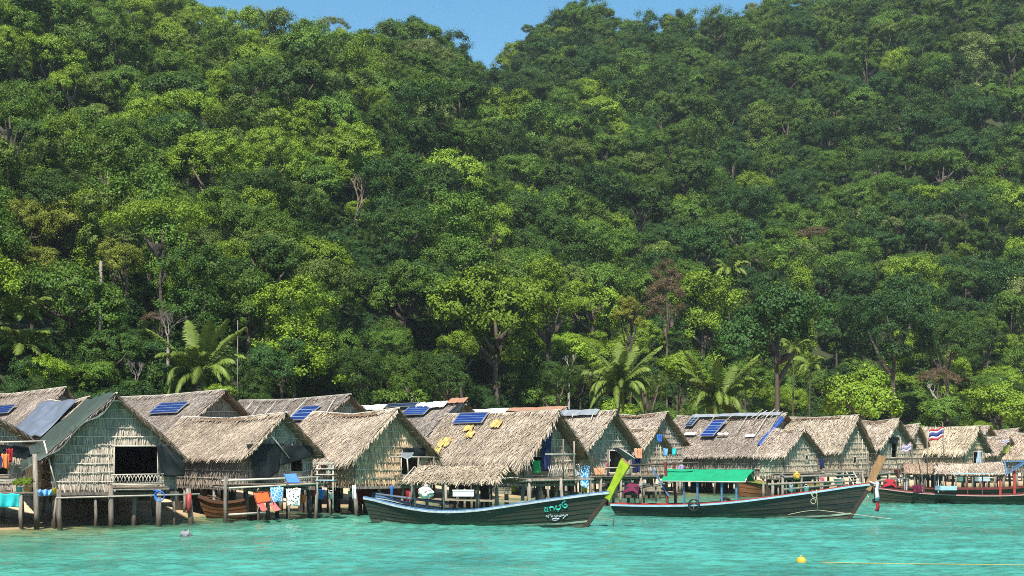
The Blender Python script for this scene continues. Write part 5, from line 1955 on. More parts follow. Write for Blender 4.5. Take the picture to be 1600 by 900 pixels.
tD = slope_tarp(hD, 'dark green tarpaulin stretched over the near roof slope of the big left hut', hD.ov + 0.06, -hD.L - 0.2, -0.25, hD.S + 0.55, 'green_tarp', 0.2, 0.5, 0.55, 2)
slope_tarp(hC, 'slate-grey tarpaulin over the small squeezed roof on the left', hC.ov - 0.3, -hC.L - 0.3, 0.25, hC.S + 0.1, 'grey_tarp', 0.16, 0, 0, 5)
slope_tarp(hN, 'blue tarpaulin strip along the gable edge of the long patched roof', hN.ov + 0.10, hN.ov - 0.12, 0.5, hN.S * 0.8, 'blue_tarp', 0.16, 0, 0.3, 7)
slope_tarp(hI, 'black plastic strip down the gable edge of the patched roof with white sheets', hI.ov + 0.10, hI.ov - 0.3, 0.2, hI.S, 'dark_net', 0.16, 0, 0.2, 8)


def gable_sheet(h, label, quad, material, X0=0.22, name='netting', cat='net', bulge=0.06, seed=0):
    """sheet on the gable: quad = TL, TR, BR, BL in photo pixels"""
    q = [h_gp(h, *c, X0) for c in quad]
    e = placed(h, name, label, cat)
    n = 14
    G = []
    for i in range(n + 1):
        row = []
        for j in range(n + 1):
            u, v = j / n, i / n
            Y = (1 - v) * ((1 - u) * q[0][0] + u * q[1][0]) + v * ((1 - u) * q[3][0] + u * q[2][0])
            Y = min(Y, h.W / 2 + 0.3)
            Z = (1 - v) * ((1 - u) * q[0][1] + u * q[1][1]) + v * ((1 - u) * q[3][1] + u * q[2][1])
            sag_ = 0.10 * math.sin(math.pi * u) * v
            row.append((X0 + bulge * float(wob(u * 7 + seed, v * 3, seed)) + bulge, Y, Z - sag_ * 0.4))
        G.append(row)
    MB().grid(G, 0.012).build('sheet', material, e, True)
    return e


gable_sheet(hD, 'black net bunched over the right corner of the big left hut', ((244, 694), (262, 694), (306, 742), (248, 744)), 'dark_net', 0.42, bulge=0.12)
gable_sheet(hF, 'dark green net sheet hanging over the net-hung gable, long left flap', ((384, 694), (444, 693), (434, 738), (400, 755)), 'dark_net', 0.3, seed=3)
gable_sheet(hF, 'dark net band stretched across the net-hung gable above the window', ((440, 696), (489, 695), (487, 712), (436, 727)), 'dark_net', 0.32, seed=5)
gable_sheet(hJ, 'navy plastic sheet hanging inside the shaggy overhanging gable', ((846, 688), (863, 662), (858, 735), (845, 735)), 'fabric_navy', 0.35, 'plastic_sheet', 'sheet', seed=6)
gable_sheet(hH, 'dark green cloth strip beside the window of the shaggy leaf gable', ((628, 700), (664, 700), (664, 715), (630, 716)), 'dark_net', 0.2, seed=8)
gable_sheet(hA, 'blue-black net sagging under the porch roof at the left edge', ((-5, 694), (44, 698), (48, 718), (-5, 708)), 'dark_net', 0.4, seed=9)
gable_sheet(hQ, 'black cloth over the doorway of the straw-tufted hut', ((1390, 683), (1404, 683), (1402, 692), (1389, 692)), 'dark_net', 0.2, seed=10)
gable_sheet(hU, 'green cloth in the gable near the right edge', ((1566, 695), (1582, 695), (1582, 708), (1563, 708)), 'paint_olive', 0.2, 'gable_cloth', 'cloth', seed=11)
gable_sheet(hS, 'pale blue curtain in the doorway of the wide straw hut', ((1526, 705), (1532, 705), (1532, 725), (1525, 725)), 'fabric_pale_blue', 0.12, 'curtain', 'curtain', seed=12)


# ---- decks, rails, porch poles (parts of the huts)
def gY(h, px, py=745, X0=0.0):
    return h_gp(h, px, py, X0)[0]


deck(hD, 0.05, 0.62, gY(hD, 174), gY(hD, 257), 1.56, posts=False)
zt, zb_ = h_gp(hD, 175, 742, 0.6)[1], h_gp(hD, 175, 756, 0.6)[1]
ya, yb = gY(hD, 176, X0=0.6), gY(hD, 254, X0=0.6)
for z in (zt, zb_):
    pole(hD, (0.6, ya - 0.05, z), (0.6, yb + 0.05, z + 0.02), 0.028, 'railing')
k = 14
for i in range(k):
    y = ya + (yb - ya) * i / k
    pole(hD, (0.6, y, zb_), (0.6, y + (yb - ya) / k, zt), 0.014, 'railing_stick', n=4)
    pole(hD, (0.61, y + (yb - ya) / k, zb_), (0.61, y, zt), 0.014, 'railing_stick', n=4)
for px, top in ((92, 768), (173, 765), (248, 765), (294, 768)):
    post(hD, 0.75, gY(hD, px, X0=0.75), 1.5, 0.09)
a = h_gp(hD, 88, 778, 0.8)
b_ = h_gp(hD, 312, 772, 0.8)
pole(hD, (0.84, a[0], a[1]), (0.84, b_[0], b_[1]), 0.035, 'front_pole')
y = gY(hD, 295, X0=0.82)
MB().tube([(0.86, y, 0.5), (0.86, y, 1.3)], 0.1, 8).build('painted_band', 'paint_red', hD.e, True)
# left platform
dA = hA
y0, y1 = gY(hA, -30, 770, 1.4), gY(hA, 92, 772, 1.4)
deck(hA, 0.1, 1.5, y0, y1, 1.38)
post(hA, 1.5, gY(hA, 54, 790, 1.5), 2.9, 0.11)
pole(hA, (1.4, gY(hA, 92, 770, 1.4), 1.2), (1.3, gY(hA, 70, 690, 1.4), 3.4), 0.03)
pole(hA, (1.5, y0, 1.9), (1.5, gY(hA, 50, 750, 1.5), 1.86), 0.03, 'railing')
pole(hA, (0.6, gY(hA, 0, 690, .6), 3.35), (0.6, gY(hA, 72, 690, 0.6), 3.4), 0.035, 'porch_beam')
# hut F deck
y0, y1 = gY(hF, 352, 755, 1.3), gY(hF, 500, 755, 1.3)
deck(hF, 0.1, 1.3, y0, y1, 1.58)
pole(hF, (1.36, y0 - 0.2, 1.76), (1.36, y1 + 0.1, 1.86), 0.045, 'railing')
pole(hF, (1.4, y0 - 0.15, 1.44), (1.4, y1 + 0.2, 1.58), 0.04, 'front_pole')
post(hF, 1.4, y0 - 0.05, 1.95, 0.11)
pole(hF, (1.4, y0, 0.32), (1.2, gY(hF, 415, 790, 1.2), 0.35), 0.05, 'low_pole')
pole(hF, (0.5, gY(hF, 418, 660, 0.5), 3.9), (0.45, gY(hF, 452, 715, 0.45), 2.7), 0.03, 'prop_pole')
# hut H rack poles and prop
pole(hH, (0.5, gY(hH, 610, 713, .5), 2.75), (0.5, gY(hH, 690, 714, .5), 2.7), 0.035, 'rack_pole')
pole(hH, (0.6, gY(hH, 636, 712, .6), 2.75), (0.6, gY(hH, 638, 740, .6), 1.9), 0.035, 'prop_pole')
for px in (652, 676):
    pole(hH, (0.55, gY(hH, px, 714, .55), 1.6), (0.55, gY(hH, px + 2, 714, .55), 2.72), 0.04, 'rack_post', 'post_wood')
deck(hH, 0.1, 1.0, gY(hH, 640, 745, 1.0), gY(hH, 700, 745, 1.0), 1.6)
# hut J deck and lattice
y0, y1 = gY(hJ, 825, 745, 1.2), gY(hJ, 925, 745, 1.2)
deck(hJ, 0.1, 1.25, y0, y1, 1.66)
ya, yb = gY(hJ, 856, 735, 1.2), gY(hJ, 886, 735, 1.2)
k = 9
for i in range(k):
    y = ya + (yb - ya) * i / k
    d_ = (yb - ya) / k * 1.5
    pole(hJ, (1.2, y, 1.72), (1.2, y + d_, 2.28 + random.uniform(-.06, .06)), 0.014, 'lattice_stick', n=4)
    pole(hJ, (1.22, y + d_, 1.72), (1.22, y, 2.28 + random.uniform(-.06, .06)), 0.014, 'lattice_stick', n=4)
for px, t in ((880, 3.6), (897, 3.5)):
    pole(hJ, (1.2, gY(hJ, px, 720, 1.2), 1.6), (1.2, gY(hJ, px, 720, 1.2), t), 0.04, 'porch_post', 'post_wood')
pole(hJ, (1.2, gY(hJ, 852, 710, 1.2), 2.85), (1.2, gY(hJ, 900, 711, 1.2), 2.85), 0.03, 'porch_rail')
# hut K deck
y0, y1 = gY(hK, 905, 745, 1.1), gY(hK, 1003, 745, 1.1)
deck(hK, 0.1, 1.15, y0, y1, 1.62)
for px in (918, 950, 984):
    pole(hK, (1.1, gY(hK, px, 720, 1.1), 1.6), (1.1, gY(hK, px, 720, 1.1), 3.1 if px < 960 else 2.3), 0.045, 'porch_post', 'post_wood')
pole(hK, (1.12, gY(hK, 945, 727, 1.1), 2.1), (1.12, gY(hK, 1000, 727, 1.1), 2.1), 0.03, 'railing')
# decks of the right-hand huts
deck(hO, 0.1, 0.8, gY(hO, 1222, 738, .8), gY(hO, 1285, 738, .8), 1.66)
deck(hP, 0.1, 0.9, gY(hP, 1285, 735, .9), gY(hP, 1350, 735, .9), 1.7)
deck(hM, 0.1, 0.9, gY(hM, 1000, 745, .9), gY(hM, 1060, 745, .9), 1.5)
deck(hQ, 0.1, 0.9, gY(hQ, 1365, 735, .9), gY(hQ, 1415, 735, .9), 1.6)
deck(hS, 0.1, 0.8, gY(hS, 1495, 735, .8), gY(hS, 1545, 735, .8), 1.6)
# bamboo uprights on the gridded gables
for h, n_ in ((hM, 6), (hP, 7), (hQ, 5), (hR, 4), (hO, 4)):
    for i in range(n_):
        Y = -h.W / 2 + h.W * (i + 0.5) / n_
        zt = h.ztop(Y) - 0.03
        if any(a < Y + h.W / 2 < b2_ for a, b2_, _, _ in h.gl):
            continue
        pole(h, (0.11, Y, h.fz), (0.11, Y + 0.02, zt), 0.018, 'upright', n=5)


def put(name, label, cat, px, py, D, group=None, rz=0.0):
    return thing(name, label, cat, P(px, py, D), rz, group)


# ladder in front of the tall steep hut
a, b_ = P(1322, 737, 93.0), P(1346, 768, 91.0)
e = thing('ladder', 'wooden ladder leaning from the tall steep hut down to the water', 'ladder', b_)
for dx in (0, 0.5):
    MB().tube([a - b_ + Vector((dx, 0.25 * dx, 0)), Vector((dx, 0.25 * dx, -0.4))], 0.045).build('side_rail', 'bamboo', e, True)
for i in range(7):
    p = (a - b_) * (i / 7)
    MB().tube([p, p + Vector((0.5, 0.12, 0))], 0.03).build('rung', 'bamboo', e, True)


# ---- cloth and laundry
def cloth(label, px0, px1, py0, py1, D, material, name='laundry', cat='cloth', folds=3, amp=0.05, seed=0, shear=0.0, group='laundry and cloths on the decks', yaw=0.3):
    A, B_ = P(px0, py0, D), P(px1, py0, D)
    drop = (py1 - py0) / F_PX * D
    W_ = (B_ - A).length
    e = thing(name, label, cat, A.lerp(B_, 0.5), yaw, group)
    G = []
    n, m = 16, 10
    for i in range(m + 1):
        v = i / m
        row = []
        for j in range(n + 1):
            u = j / n
            ir = float(wob(u * 5 + px0 * 0.7, v * 2 + py0, seed + px0))
            row.append(((u - 0.5) * W_ * (1 - 0.16 * v + 0.05 * ir) + shear * v + 0.03 * ir * v, amp * (0.4 + v) * (math.sin(u * folds * 6.28 + px0 + v) + 0.9 * ir), -drop * v * (1 + 0.10 * ir) - 0.05 * abs(math.sin(u * folds * 3.14 + px0)) * (1 - v)))
        G.append(row)
    MB().grid(G, 0.012).build('fabric', material, e, True)
    return e


cloth('turquoise cloth draped over the platform at the left edge', -4, 31, 770, 793, 51.2, 'fabric_turquoise', folds=2, seed=1)
cloth('blue-and-white patterned cloth hanging from the net-hung hut deck', 422, 443, 760, 785, 59.8, 'print_blue', folds=1, amp=0.03)
cloth('white black-speckled cloth hanging beside the blue patterned one', 447, 470, 762, 790, 59.8, 'print_spots', folds=1, amp=0.03)
cloth('blue towel with white zigzag hung on the middle deck', 906, 922, 727, 761, 73.5, 'print_towel', folds=1, amp=0.02)
cloth('yellow cloth peeking out below the blue zigzag towel', 909, 918, 760, 769, 73.8, 'fabric_yellow', folds=1)
cloth('green cloth hanging beside the window under the shaggy roof', 831, 845, 718, 740, 69.6, 'fabric_green', folds=2, shear=0.05)
cloth('peach garments bunched at the porch corner behind the lime boat stem', 990, 1003, 700, 716, 77, 'fabric_peach', folds=3, amp=0.09)
cloth('dark blue garment below the peach garments', 988, 1002, 716, 738, 77.2, 'fabric_navy', folds=3, amp=0.08)
cloth('orange garment on the line in the porch at the left edge', 2, 14, 708, 732, 52.4, 'fabric_orange', folds=2)
cloth('dark red garment beside the orange one at the left edge', 10, 20, 700, 722, 52.6, 'fabric_red', folds=2)
cloth('navy garment on the line at the left edge', -8, 3, 712, 734, 52.3, 'fabric_navy', folds=2)
cloth('red cloth hanging under the big left hut porch', 183, 200, 768, 776, 58.5, 'fabric_red', folds=2)
cloth('pale blue cloth under the big left hut', 128, 139, 768, 778, 60, 'fabric_pale_blue', folds=2)
cloth('pink shirt in the porch beside the grey awning', 946, 952, 722, 732, 76, 'fabric_pink', folds=1)
cloth('orange-brown cloth on the rail behind the lime boat stem', 927, 946, 730, 742, 75.4, 'fabric_peach', folds=4, amp=0.03)
cloth('white cloth left of the blue zigzag towel', 898, 907, 724, 744, 74, 'fabric_white', folds=2)
cloth('light blue cloth on the porch of the bamboo-grid hut', 1036, 1044, 700, 712, 87, 'fabric_skyblue', folds=1)
cloth('teal cloth right of the light blue cloth on the bamboo-grid porch', 1050, 1058, 700, 711, 87, 'fabric_turquoise', folds=1)
cloth('blue and white bundle at the gable of the bamboo-grid hut', 1026, 1036, 678, 690, 87, 'fabric_blue', folds=3, amp=0.08)
cloth('lilac cloth hanging at the red posts of the green-awning boat', 1060, 1068, 726, 736, 68.5, 'fabric_lilac', folds=1)
cloth('dark blue cloth over the porch opening beside the small square-window hut', 1279, 1288, 714, 732, 88, 'fabric_navy', folds=2)
cloth('pink patterned cloth below the small deck near the yellow jug', 1282, 1289, 745, 755, 85, 'fabric_pink', folds=2)
cloth('white cloth tied to a post below the shaggy leaf gable', 550, 556, 757, 780, 64.2, 'fabric_white', folds=1)
cloth('blue cloth on a post behind the boat stern', 610, 615, 758, 778, 63.5, 'fabric_blue', folds=1)
cloth('red cloth under the left of the boat canopy', 634, 640, 766, 783, 61, 'fabric_red', folds=2)
cloth('blue bedding heap on the platform at the left edge', 58, 84, 764, 775, 53.2, 'fabric_skyblue', folds=3, amp=0.12)
cloth('dark purple cloth low inside the olive boat', 1424, 1443, 757, 769, 79.5, 'fabric_magenta', folds=3)


# grey awning propped over the porch of the grey-green gable hut
e = thing('awning', 'grey awning propped open over the porch behind the lime boat stem', 'awning', P(958, 702, 76.2))
q = [P(957, 700, 76.4), P(968, 700, 75.4), P(992, 716, 74.6), P(982, 719, 75.6)]
q = [p - P(958, 702, 76.2) for p in q]
MB().grid([[q[0].lerp(q[1], j / 5) + Vector((0, 0, 0)) for j in range(6)], [q[0].lerp(q[1], j / 5).lerp(q[3].lerp(q[2], j / 5), 0.5) + Vector((0, 0, 0.06)) for j in range(6)], [q[3].lerp(q[2], j / 5) for j in range(6)]], 0.015).build('sheet', 'fabric_grey', e, True)
MB().tube([q[0], q[3]], 0.02).build('support_pole', 'bamboo', e, True)
MB().tube([q[1], q[2]], 0.02).build('support_pole', 'bamboo', e, True)

# round white net on the shaggy leaf gable
e = put('hand_net', 'round white hand net against the shaggy leaf gable', 'net', 636, 707, 64.8)
V = []
MB().add([(0.28 * math.cos(a), 0, 0.28 * math.sin(a)) for a in np.linspace(math.pi, 2 * math.pi, 12)] + [(0.28 * math.cos(a), 0.03, 0.28 * math.sin(a)) for a in np.linspace(math.pi, 2 * math.pi, 12)],
         [tuple(range(11, -1, -1)), tuple(range(12, 24))] + [(i, i + 1, i + 13, i + 12) for i in range(11)]).build('net_bag', 'fabric_grey', e)
MB().tube([(0.28 * math.cos(a), -0.015, 0.28 * math.sin(a)) for a in np.linspace(math.pi, 2 * math.pi, 12)], 0.02, 5).build('hoop', 'paint_white', e, True)

# beach chair
e = put('beach_chair', 'orange and red folding beach chair hung under the net-hung hut deck', 'chair', 413, 788, 59.4, rz=0.2)
for i, (dx, m) in enumerate(((0, 'plastic_orange'), (0.29, 'plastic_orange'))):
    MB().grid([[(-0.42 + dx, 0.0, 0.48), (-0.15 + dx, 0.0, 0.52)], [(-0.30 + dx, -0.06, 0.05), (-0.03 + dx, -0.06, 0.12)]], 0.03).build('back_panel', m, e)
    MB().grid([[(-0.28 + dx * 1.6, -0.07, 0.02), (-0.03 + dx * 1.6, -0.07, 0.08)], [(-0.10 + dx * 1.9, -0.35, -0.28), (0.12 + dx * 1.9, -0.35, -0.22)]], 0.03).build('seat_panel', 'plastic_red', e)
for a, b_ in (((-0.46, 0, 0.50), (-0.20, -0.12, -0.42)), ((0.18, 0, 0.55), (0.50, -0.2, -0.3)), ((-0.32, -0.07, 0.03), (0.30, -0.07, 0.14)), ((-0.46, 0, 0.5), (0.18, 0, 0.55))):
    MB().tube([a, b_], 0.02, 6).build('frame_tube', 'paint_maroon', e, True)
# blue board on the deck
e = put('blue_board', 'blue tilted board lying on the net-hung hut deck', 'board', 456, 748, 60.6)
MB().grid([[(-0.35, 0.2, 0.20), (0.12, 0.25, 0.22)], [(-0.15, -0.1, -0.16), (0.36, -0.05, -0.16)]], 0.02).build('panel', 'plastic_blue', e)
MB().beam((-0.36, 0.18, 0.2), (-0.16, -0.12, -0.17), 0.05, 0.05).build('edge_strip', 'paint_blue', e)
MB().beam((0.12, 0.25, 0.23), (0.37, -0.05, -0.16), 0.03, 0.03).build('edge_strip', 'paint_blue', e)
# dish rack
e = put('dish_rack', 'wooden dish rack with pots on the deck right of the net-hung hut', 'rack', 508, 752, 61.6, rz=-0.3)
for x in (-0.38, 0.38):
    MB().tube([(x, 0, -1.2), (x, 0, 0.82)], 0.03).build('rack_post', 'bamboo', e, True)
for z, m in ((0.05, 'paint_sky'), (0.3, 'bamboo'), (0.55, 'bamboo'), (0.8, 'bamboo')):
    MB().box((0, 0.1, z), (0.86, 0.34, 0.04)).build('shelf', m, e)
for i, (x, z) in enumerate(((-0.22, 0.33), (0.15, 0.33), (-0.1, 0.58), (0.22, 0.58))):
    t = put('cooking_pot', ['dented pot low on the dish rack', 'round pot low right on the dish rack', 'pot on the upper shelf of the dish rack', 'small pot upper right on the dish rack'][i], 'pot', 508, 752, 61.6, 'pots on the dish rack')
    t.location += Vector((x, -x * 0.3 + 0.08, z))
    MB().lathe([(0.08, 0), (0.11, 0.03), (0.12, 0.12), (0.125, 0.13), (0.115, 0.13), (0.1, 0.03)], n=12).build('pot_body', 'aluminium' if i % 2 else 'metal_dark', t, True)
    MB().torus((0.12, 0, 0.09), 0.03, 0.008, (0, 1, 0), 10, 5).build('handle', 'metal_dark', t, True)


# hose ring, tyre
e = put('hose_coil', 'bright blue coiled hose ring on the rail of the big left hut', 'hose', 249, 775, 55.6)
for k in range(3):
    MB().torus((0.01 * k, 0.03 * k, 0), 0.2 - 0.012 * k, 0.022, (0.1, 1, 0.05)).build('coil', 'plastic_blue', e, True)
MB().tube([(-0.25, 0.03, 0.22), (0, 0.03, 0.22), (0.15, 0.03, 0.13)], 0.02).build('hose_end', 'plastic_blue', e, True)
x, z = blook(b2, 1085, 789, -1.0)
p = b2.mw @ Vector((x, -1.08, z))
e = thing('tyre_fender', 'thin black tyre ring hung on the side of the green-awning boat', 'tyre', p, b2.rz)
MB().torus((0, 0, 0), 0.25, 0.035, (0, 1, 0), 28, 8).build('tyre', 'rubber', e, True)
MB().tube([(-0.23, -0.03, 0.03), (0.23, -0.03, 0.06)], 0.02).build('cross_rope', 'rubber', e, True)
MB().tube([(0.0, -0.02, 0.25), (0.02, -0.02, -0.05), (-0.05, -0.02, -0.24)], 0.012).build('hanging_rope', 'rope_cream', e, True)
e = put('car_tyre', 'black tyre lying in the green-awning boat', 'tyre', 1134, 783, 63.4)
MB().torus((0, 0, 0), 0.18, 0.075, (0.2, 0.6, 0.5), 22, 8).build('tyre', 'rubber', e, True)

# pots with plants
for lab, px, py, D, m, sz in (('turquoise bucket with leafy plant on the left platform', 30, 769, 52.2, 'plastic_turq', 0.13), ('brown basket with leafy plant on the left platform', 43, 768, 52.1, 'terracotta', 0.17)):
    if m == 'plastic_turq':
        mat('plastic_turq', (0.10, 0.45, 0.45), rough=0.4)
    e = put('potted_plant', lab, 'plant', px, py, D, 'potted plants on the left platform')
    MB().lathe([(sz * 0.75, 0), (sz, 0.18), (sz * 1.05, 0.19), (sz * 0.95, 0.19), (sz * 0.9, 0.15)], n=14).build('pot', m, e, True)
    c = link('foliage', FORMS['bush'][0], None, e)
    c.location, c.scale = (0.03, 0, 0.36), (0.27, 0.27, 0.27)
    c.material_slots[0].link = 'OBJECT'
    c.material_slots[0].material = MATS['leaf_bright']
e = put('cup', 'small yellow cup at the end of the left platform', 'cup', 85, 772, 53)
MB().lathe([(0.07, 0), (0.09, 0.22), (0.095, 0.23), (0.08, 0.23), (0.06, 0.03)], n=12).build('cup_body', 'plastic_yellow', e, True)
MB().torus((0.1, 0, 0.12), 0.05, 0.012, (0, 1, 0), 10, 5).build('handle', 'plastic_yellow', e, True)

# cooler, sack, bench behind boat 1
e = put('bench', 'rough plank bench under the huts behind the thatch-roofed boat', 'bench', 770, 782, 64.5)
for i in range(4):
    MB().beam((-2.7, 0.3 * i, 0.05), (2.9, 0.3 * i - 0.1, -0.12), 0.26, 0.05).build('seat_plank', 'plank_wood', e)
for x in (-2.4, -0.4, 1.4, 2.6):
    MB().tube([(x, 0.1, -0.02), (x, 0.1, -0.95)], 0.05).build('leg', 'post_wood', e, True)
e = put('cooler_box', 'long white foam cooler box on the plank bench', 'cooler', 724, 776, 64.6)
MB().box((0, 0, 0.14), (0.95, 0.45, 0.24)).build('box_body', 'plastic_white', e)
MB().box((0, 0, 0.285), (0.99, 0.49, 0.05)).build('lid', 'plastic_white', e)
e = put('sack', 'lumpy white plastic sack under the boat canopy', 'sack', 665, 777, 61.8)
G = []
for i in range(11):
    v = i / 10
    row = []
    for j in range(17):
        a = 2 * math.pi * j / 16
        r = 0.30 * math.sin(math.pi * min(0.06 + 0.9 * v, 1)) ** 0.5 * (1 + 0.16 * math.sin(a * 3 + v * 5) + 0.14 * math.sin(a * 7 + 9 * v) + 0.10 * math.sin(a * 4 - 17 * v))
        row.append((r * math.cos(a) * 1.05, r * math.sin(a), v * 0.52 - 0.05))
    G.append(row)
MB().grid(G).build('bag', 'white_sheet', e)
MB().tube([(0, 0, 0.44), (0.04, -0.02, 0.52), (0.10, -0.03, 0.56)], 0.05, 6, 0.08).build('tied_neck', 'white_sheet', e, True)

# yellow jug
e = put('jerrycan', 'yellow plastic jug stored on poles below the square-window hut', 'jug', 1245, 749, 83.6)
MB().lathe([(0.12, 0), (0.2, 0.04), (0.22, 0.2), (0.2, 0.3), (0.1, 0.38), (0.07, 0.40), (0.07, 0.47)], n=14).build('jug_body', 'plastic_yellow', e, True)
MB().torus((0, -0.2, 0.2), 0.12, 0.02, (0, 1, 0), 14, 6).build('handle', 'terracotta', e, True)


# ---- buoys, ropes, floats
def water_D(py):
    return F_PX * CAM_H / (py - HOR)


e = put('float_bundle', 'dark grey plastic float wrapped in a white rag near the big left hut', 'buoy', 291, 838, water_D(838))
MB().lathe([(0.05, -0.12), (0.2, -0.06), (0.23, 0.03), (0.19, 0.10), (0.06, 0.13)], n=14).build('float_body', 'plastic_grey', e, True)
MB().grid([[(-0.14 + 0.09 * j, -0.14 + 0.02 * math.sin(j * 2 + i), 0.10 + 0.10 * math.sin(1.2 * i) + 0.05 * math.sin(j * 2.6)) if i else (-0.16 + 0.1 * j, -0.2, 0.05) for j in range(4)] for i in range(4)], 0.03).build('rag', 'fabric_grey', e, True)
e = put('buoy', 'yellow round buoy floating in the open water', 'buoy', 1252, 879, water_D(879))
MB().lathe([(0.03, -0.12), (0.11, -0.07), (0.14, 0.02), (0.125, 0.10), (0.06, 0.155), (0.02, 0.16)], n=16).build('float_body', 'plastic_yellow', e, True)
MB().torus((0, 0, 0.165), 0.03, 0.01, (0, 1, 0), 10, 5).build('eyelet', 'rope_cream', e, True)


def rope(label, pts, r, material, name='mooring_rope', group='mooring ropes'):
    W_ = [P(*p) for p in pts]
    e = thing(name, label, 'rope', W_[0], 0, group)
    # sagging polyline
    out = []
    for i in range(len(W_) - 1):
        for k in range(6):
            t = k / 6
            p = W_[i].lerp(W_[i + 1], t)
            out.append(p - W_[0])
    out.append(W_[-1] - W_[0])
    MB().tube(out, r, 6).build('strand', material, e, True)
    return e


rope('long yellowish rope floating across the lower right corner', [(1285, 879, water_D(882)), (1400, 881, water_D(884)), (1520, 882, water_D(885)), (1680, 884, water_D(887))], 0.013, 'rope_yellow')
rope('cream mooring rope from the green-awning boat bow into the water', [(1278, 797, 60.4), (1330, 803, 59.5), (1392, 811, 58.5)], 0.013, 'rope_cream')
rope('cream rope along the bow side of the green-awning boat', [(1232, 804, 60.6), (1256, 799, 60.6), (1278, 797, 60.5)], 0.013, 'rope_cream')
e = put('rope_knot', 'knotted rope loops hanging at the bow of the green-awning boat', 'rope', 1274, 776, 60.9)
MB().torus((-0.03, -0.02, 0.06), 0.10, 0.016, (0.3, 1, 0.2), 14, 6).build('loop', 'rope_cream', e, True)
MB().torus((-0.10, -0.05, -0.20), 0.11, 0.016, (0.5, 1, 0), 14, 6).build('loop', 'rope_cream', e, True)
MB().tube([(0.06, 0, 0.3), (0.05, -0.02, 0.0), (0.1, -0.05, -0.55)], 0.02).build('strand', 'rope_cream', e, True)
MB().tube([(-0.22, 0.02, 0.2), (-0.08, -0.02, -0.1)], 0.016).build('strand', 'rope_cream', e, True)
e = put('marker_stick', 'small dark stick standing in the water beside the lime boat stem', 'stick', 958, 820, water_D(822))
MB().tube([(0, 0, -0.2), (0.01, 0, 0.26)], 0.02).build('stick', 'dark_wood', e, True)
MB().tube([(0.0, 0, 0.2), (-0.9, 0.3, 0.32), (-1.6, 0.6, 0.6)], 0.008, 5).build('line', 'rope_cream', e, True)


# ---- flags
def flag(label, px, ptop, pbot, fx0, fx1, fy0, fy1, D, lean=0.0, faded=False):
    a, b_ = P(px, pbot, D), P(px + lean, ptop, D)
    e = thing('flag', label, 'flag', a, 0, 'striped flags on the right')
    MB().tube([Vector((0, 0, 0)), b_ - a], 0.028, 6).build('flagpole', 'post_wood', e, True)
    A, B_ = P(fx0, fy0, D) - a, P(fx1, fy1, D) - a
    w, hgt = B_.x - A.x, A.z - B_.z
    cols = ['flag_red', 'flag_white', 'flag_blue', 'flag_white', 'flag_red']
    if faded:
        cols = ['faded_red', 'flag_white', 'faded_blue', 'flag_white', 'faded_red']
    ed = [0, 1 / 6, 2 / 6, 4 / 6, 5 / 6, 1]
    for k in range(5):
        G = []
        for v in (ed[k], ed[k + 1]):
            G.append([(A.x + w * j / 10, 0.10 * math.sin(j * 0.8 + v) * (1 - j / 10), A.z - hgt * v - (1 - j / 10) * hgt * 0.35 + 0.05 * math.sin(j * 0.9)) for j in range(11)])
        MB().grid(G, 0.01).build('stripe', 'fabric_' + cols[k], e, True)


flag('large red, white and blue striped flag on a pole above the olive boat', 1475, 660, 745, 1452, 1475, 667, 684, 82, -2)
flag('faded striped flag left of the large striped flag', 1425, 694, 725, 1409, 1424, 692, 704, 86, 0, True)
flag('small faded striped flag on the gable near the right edge', 1578, 684, 712, 1565, 1577, 686, 692, 108, 0, True)
e = put('bare_pole', 'tall bare pole standing left of the large striped flag', 'pole', 1449, 745, 82)
MB().tube([(0, 0, 0), (-0.02, 0, 2.95)], 0.03).build('shaft', 'post_wood', e, True)
MB().tube([(-0.02, 0, 2.9), (0.1, 0, 2.9)], 0.015).build('peg', 'post_wood', e, True)
for i, (x0, y0, x1, y1) in enumerate(((1475, 675, 1482, 702), (1474, 700, 1466, 712), (1473, 704, 1482, 698))):
    pass

# ---- dark boards added at the backs of the undercrofts to deepen their shade
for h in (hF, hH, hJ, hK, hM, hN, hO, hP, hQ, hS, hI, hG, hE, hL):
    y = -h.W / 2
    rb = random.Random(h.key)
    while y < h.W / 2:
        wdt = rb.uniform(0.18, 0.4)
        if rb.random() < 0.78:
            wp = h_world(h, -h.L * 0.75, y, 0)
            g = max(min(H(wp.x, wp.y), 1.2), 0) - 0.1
            MB().box((-h.L * 0.75 + rb.uniform(-0.1, 0.1), y + wdt / 2, (g + h.fz - 0.2) / 2 + rb.uniform(-0.05, 0.0)), (0.03, wdt, h.fz - 0.25 - g)).build('shade_board', 'dark_wood', h.e)
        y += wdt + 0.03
# ---- clutter under the floors
def bucket(label, px, py, D, m, r=0.15, hh=0.28):
    e = put('bucket', label, 'bucket', px, py, D, 'buckets and tubs under the huts')
    MB().lathe([(r * 0.75, 0), (r, hh), (r * 1.08, hh + 0.01), (r * 0.95, hh + 0.01), (r * 0.7, 0.04)], n=14).build('bucket_body', m, e, True)
    MB().tube([(r * math.cos(a), 0.02, hh + r * 0.9 * math.sin(a)) for a in np.linspace(0, math.pi, 9)], 0.01, 5).build('handle', 'aluminium', e, True)


def crate(label, px, py, D, m, size=(0.5, 0.4, 0.3), rz=0.2):
    e = put('storage_box', label, 'box', px, py, D, 'boxes under the huts', rz)
    x, y, z = size
    for sg in (-1, 1):
        for k in range(2):
            zc = z * (0.25 + 0.5 * k)
            MB().box((0, sg * y / 2, zc), (x, 0.03, z * 0.42)).build('side_board', m, e)
            MB().box((sg * x / 2, 0, zc), (0.03, y - 0.04, z * 0.42)).build('end_board', m, e)
    MB().box((0, 0, 0.015), (x - 0.04, y - 0.04, 0.03)).build('base_board', m, e)


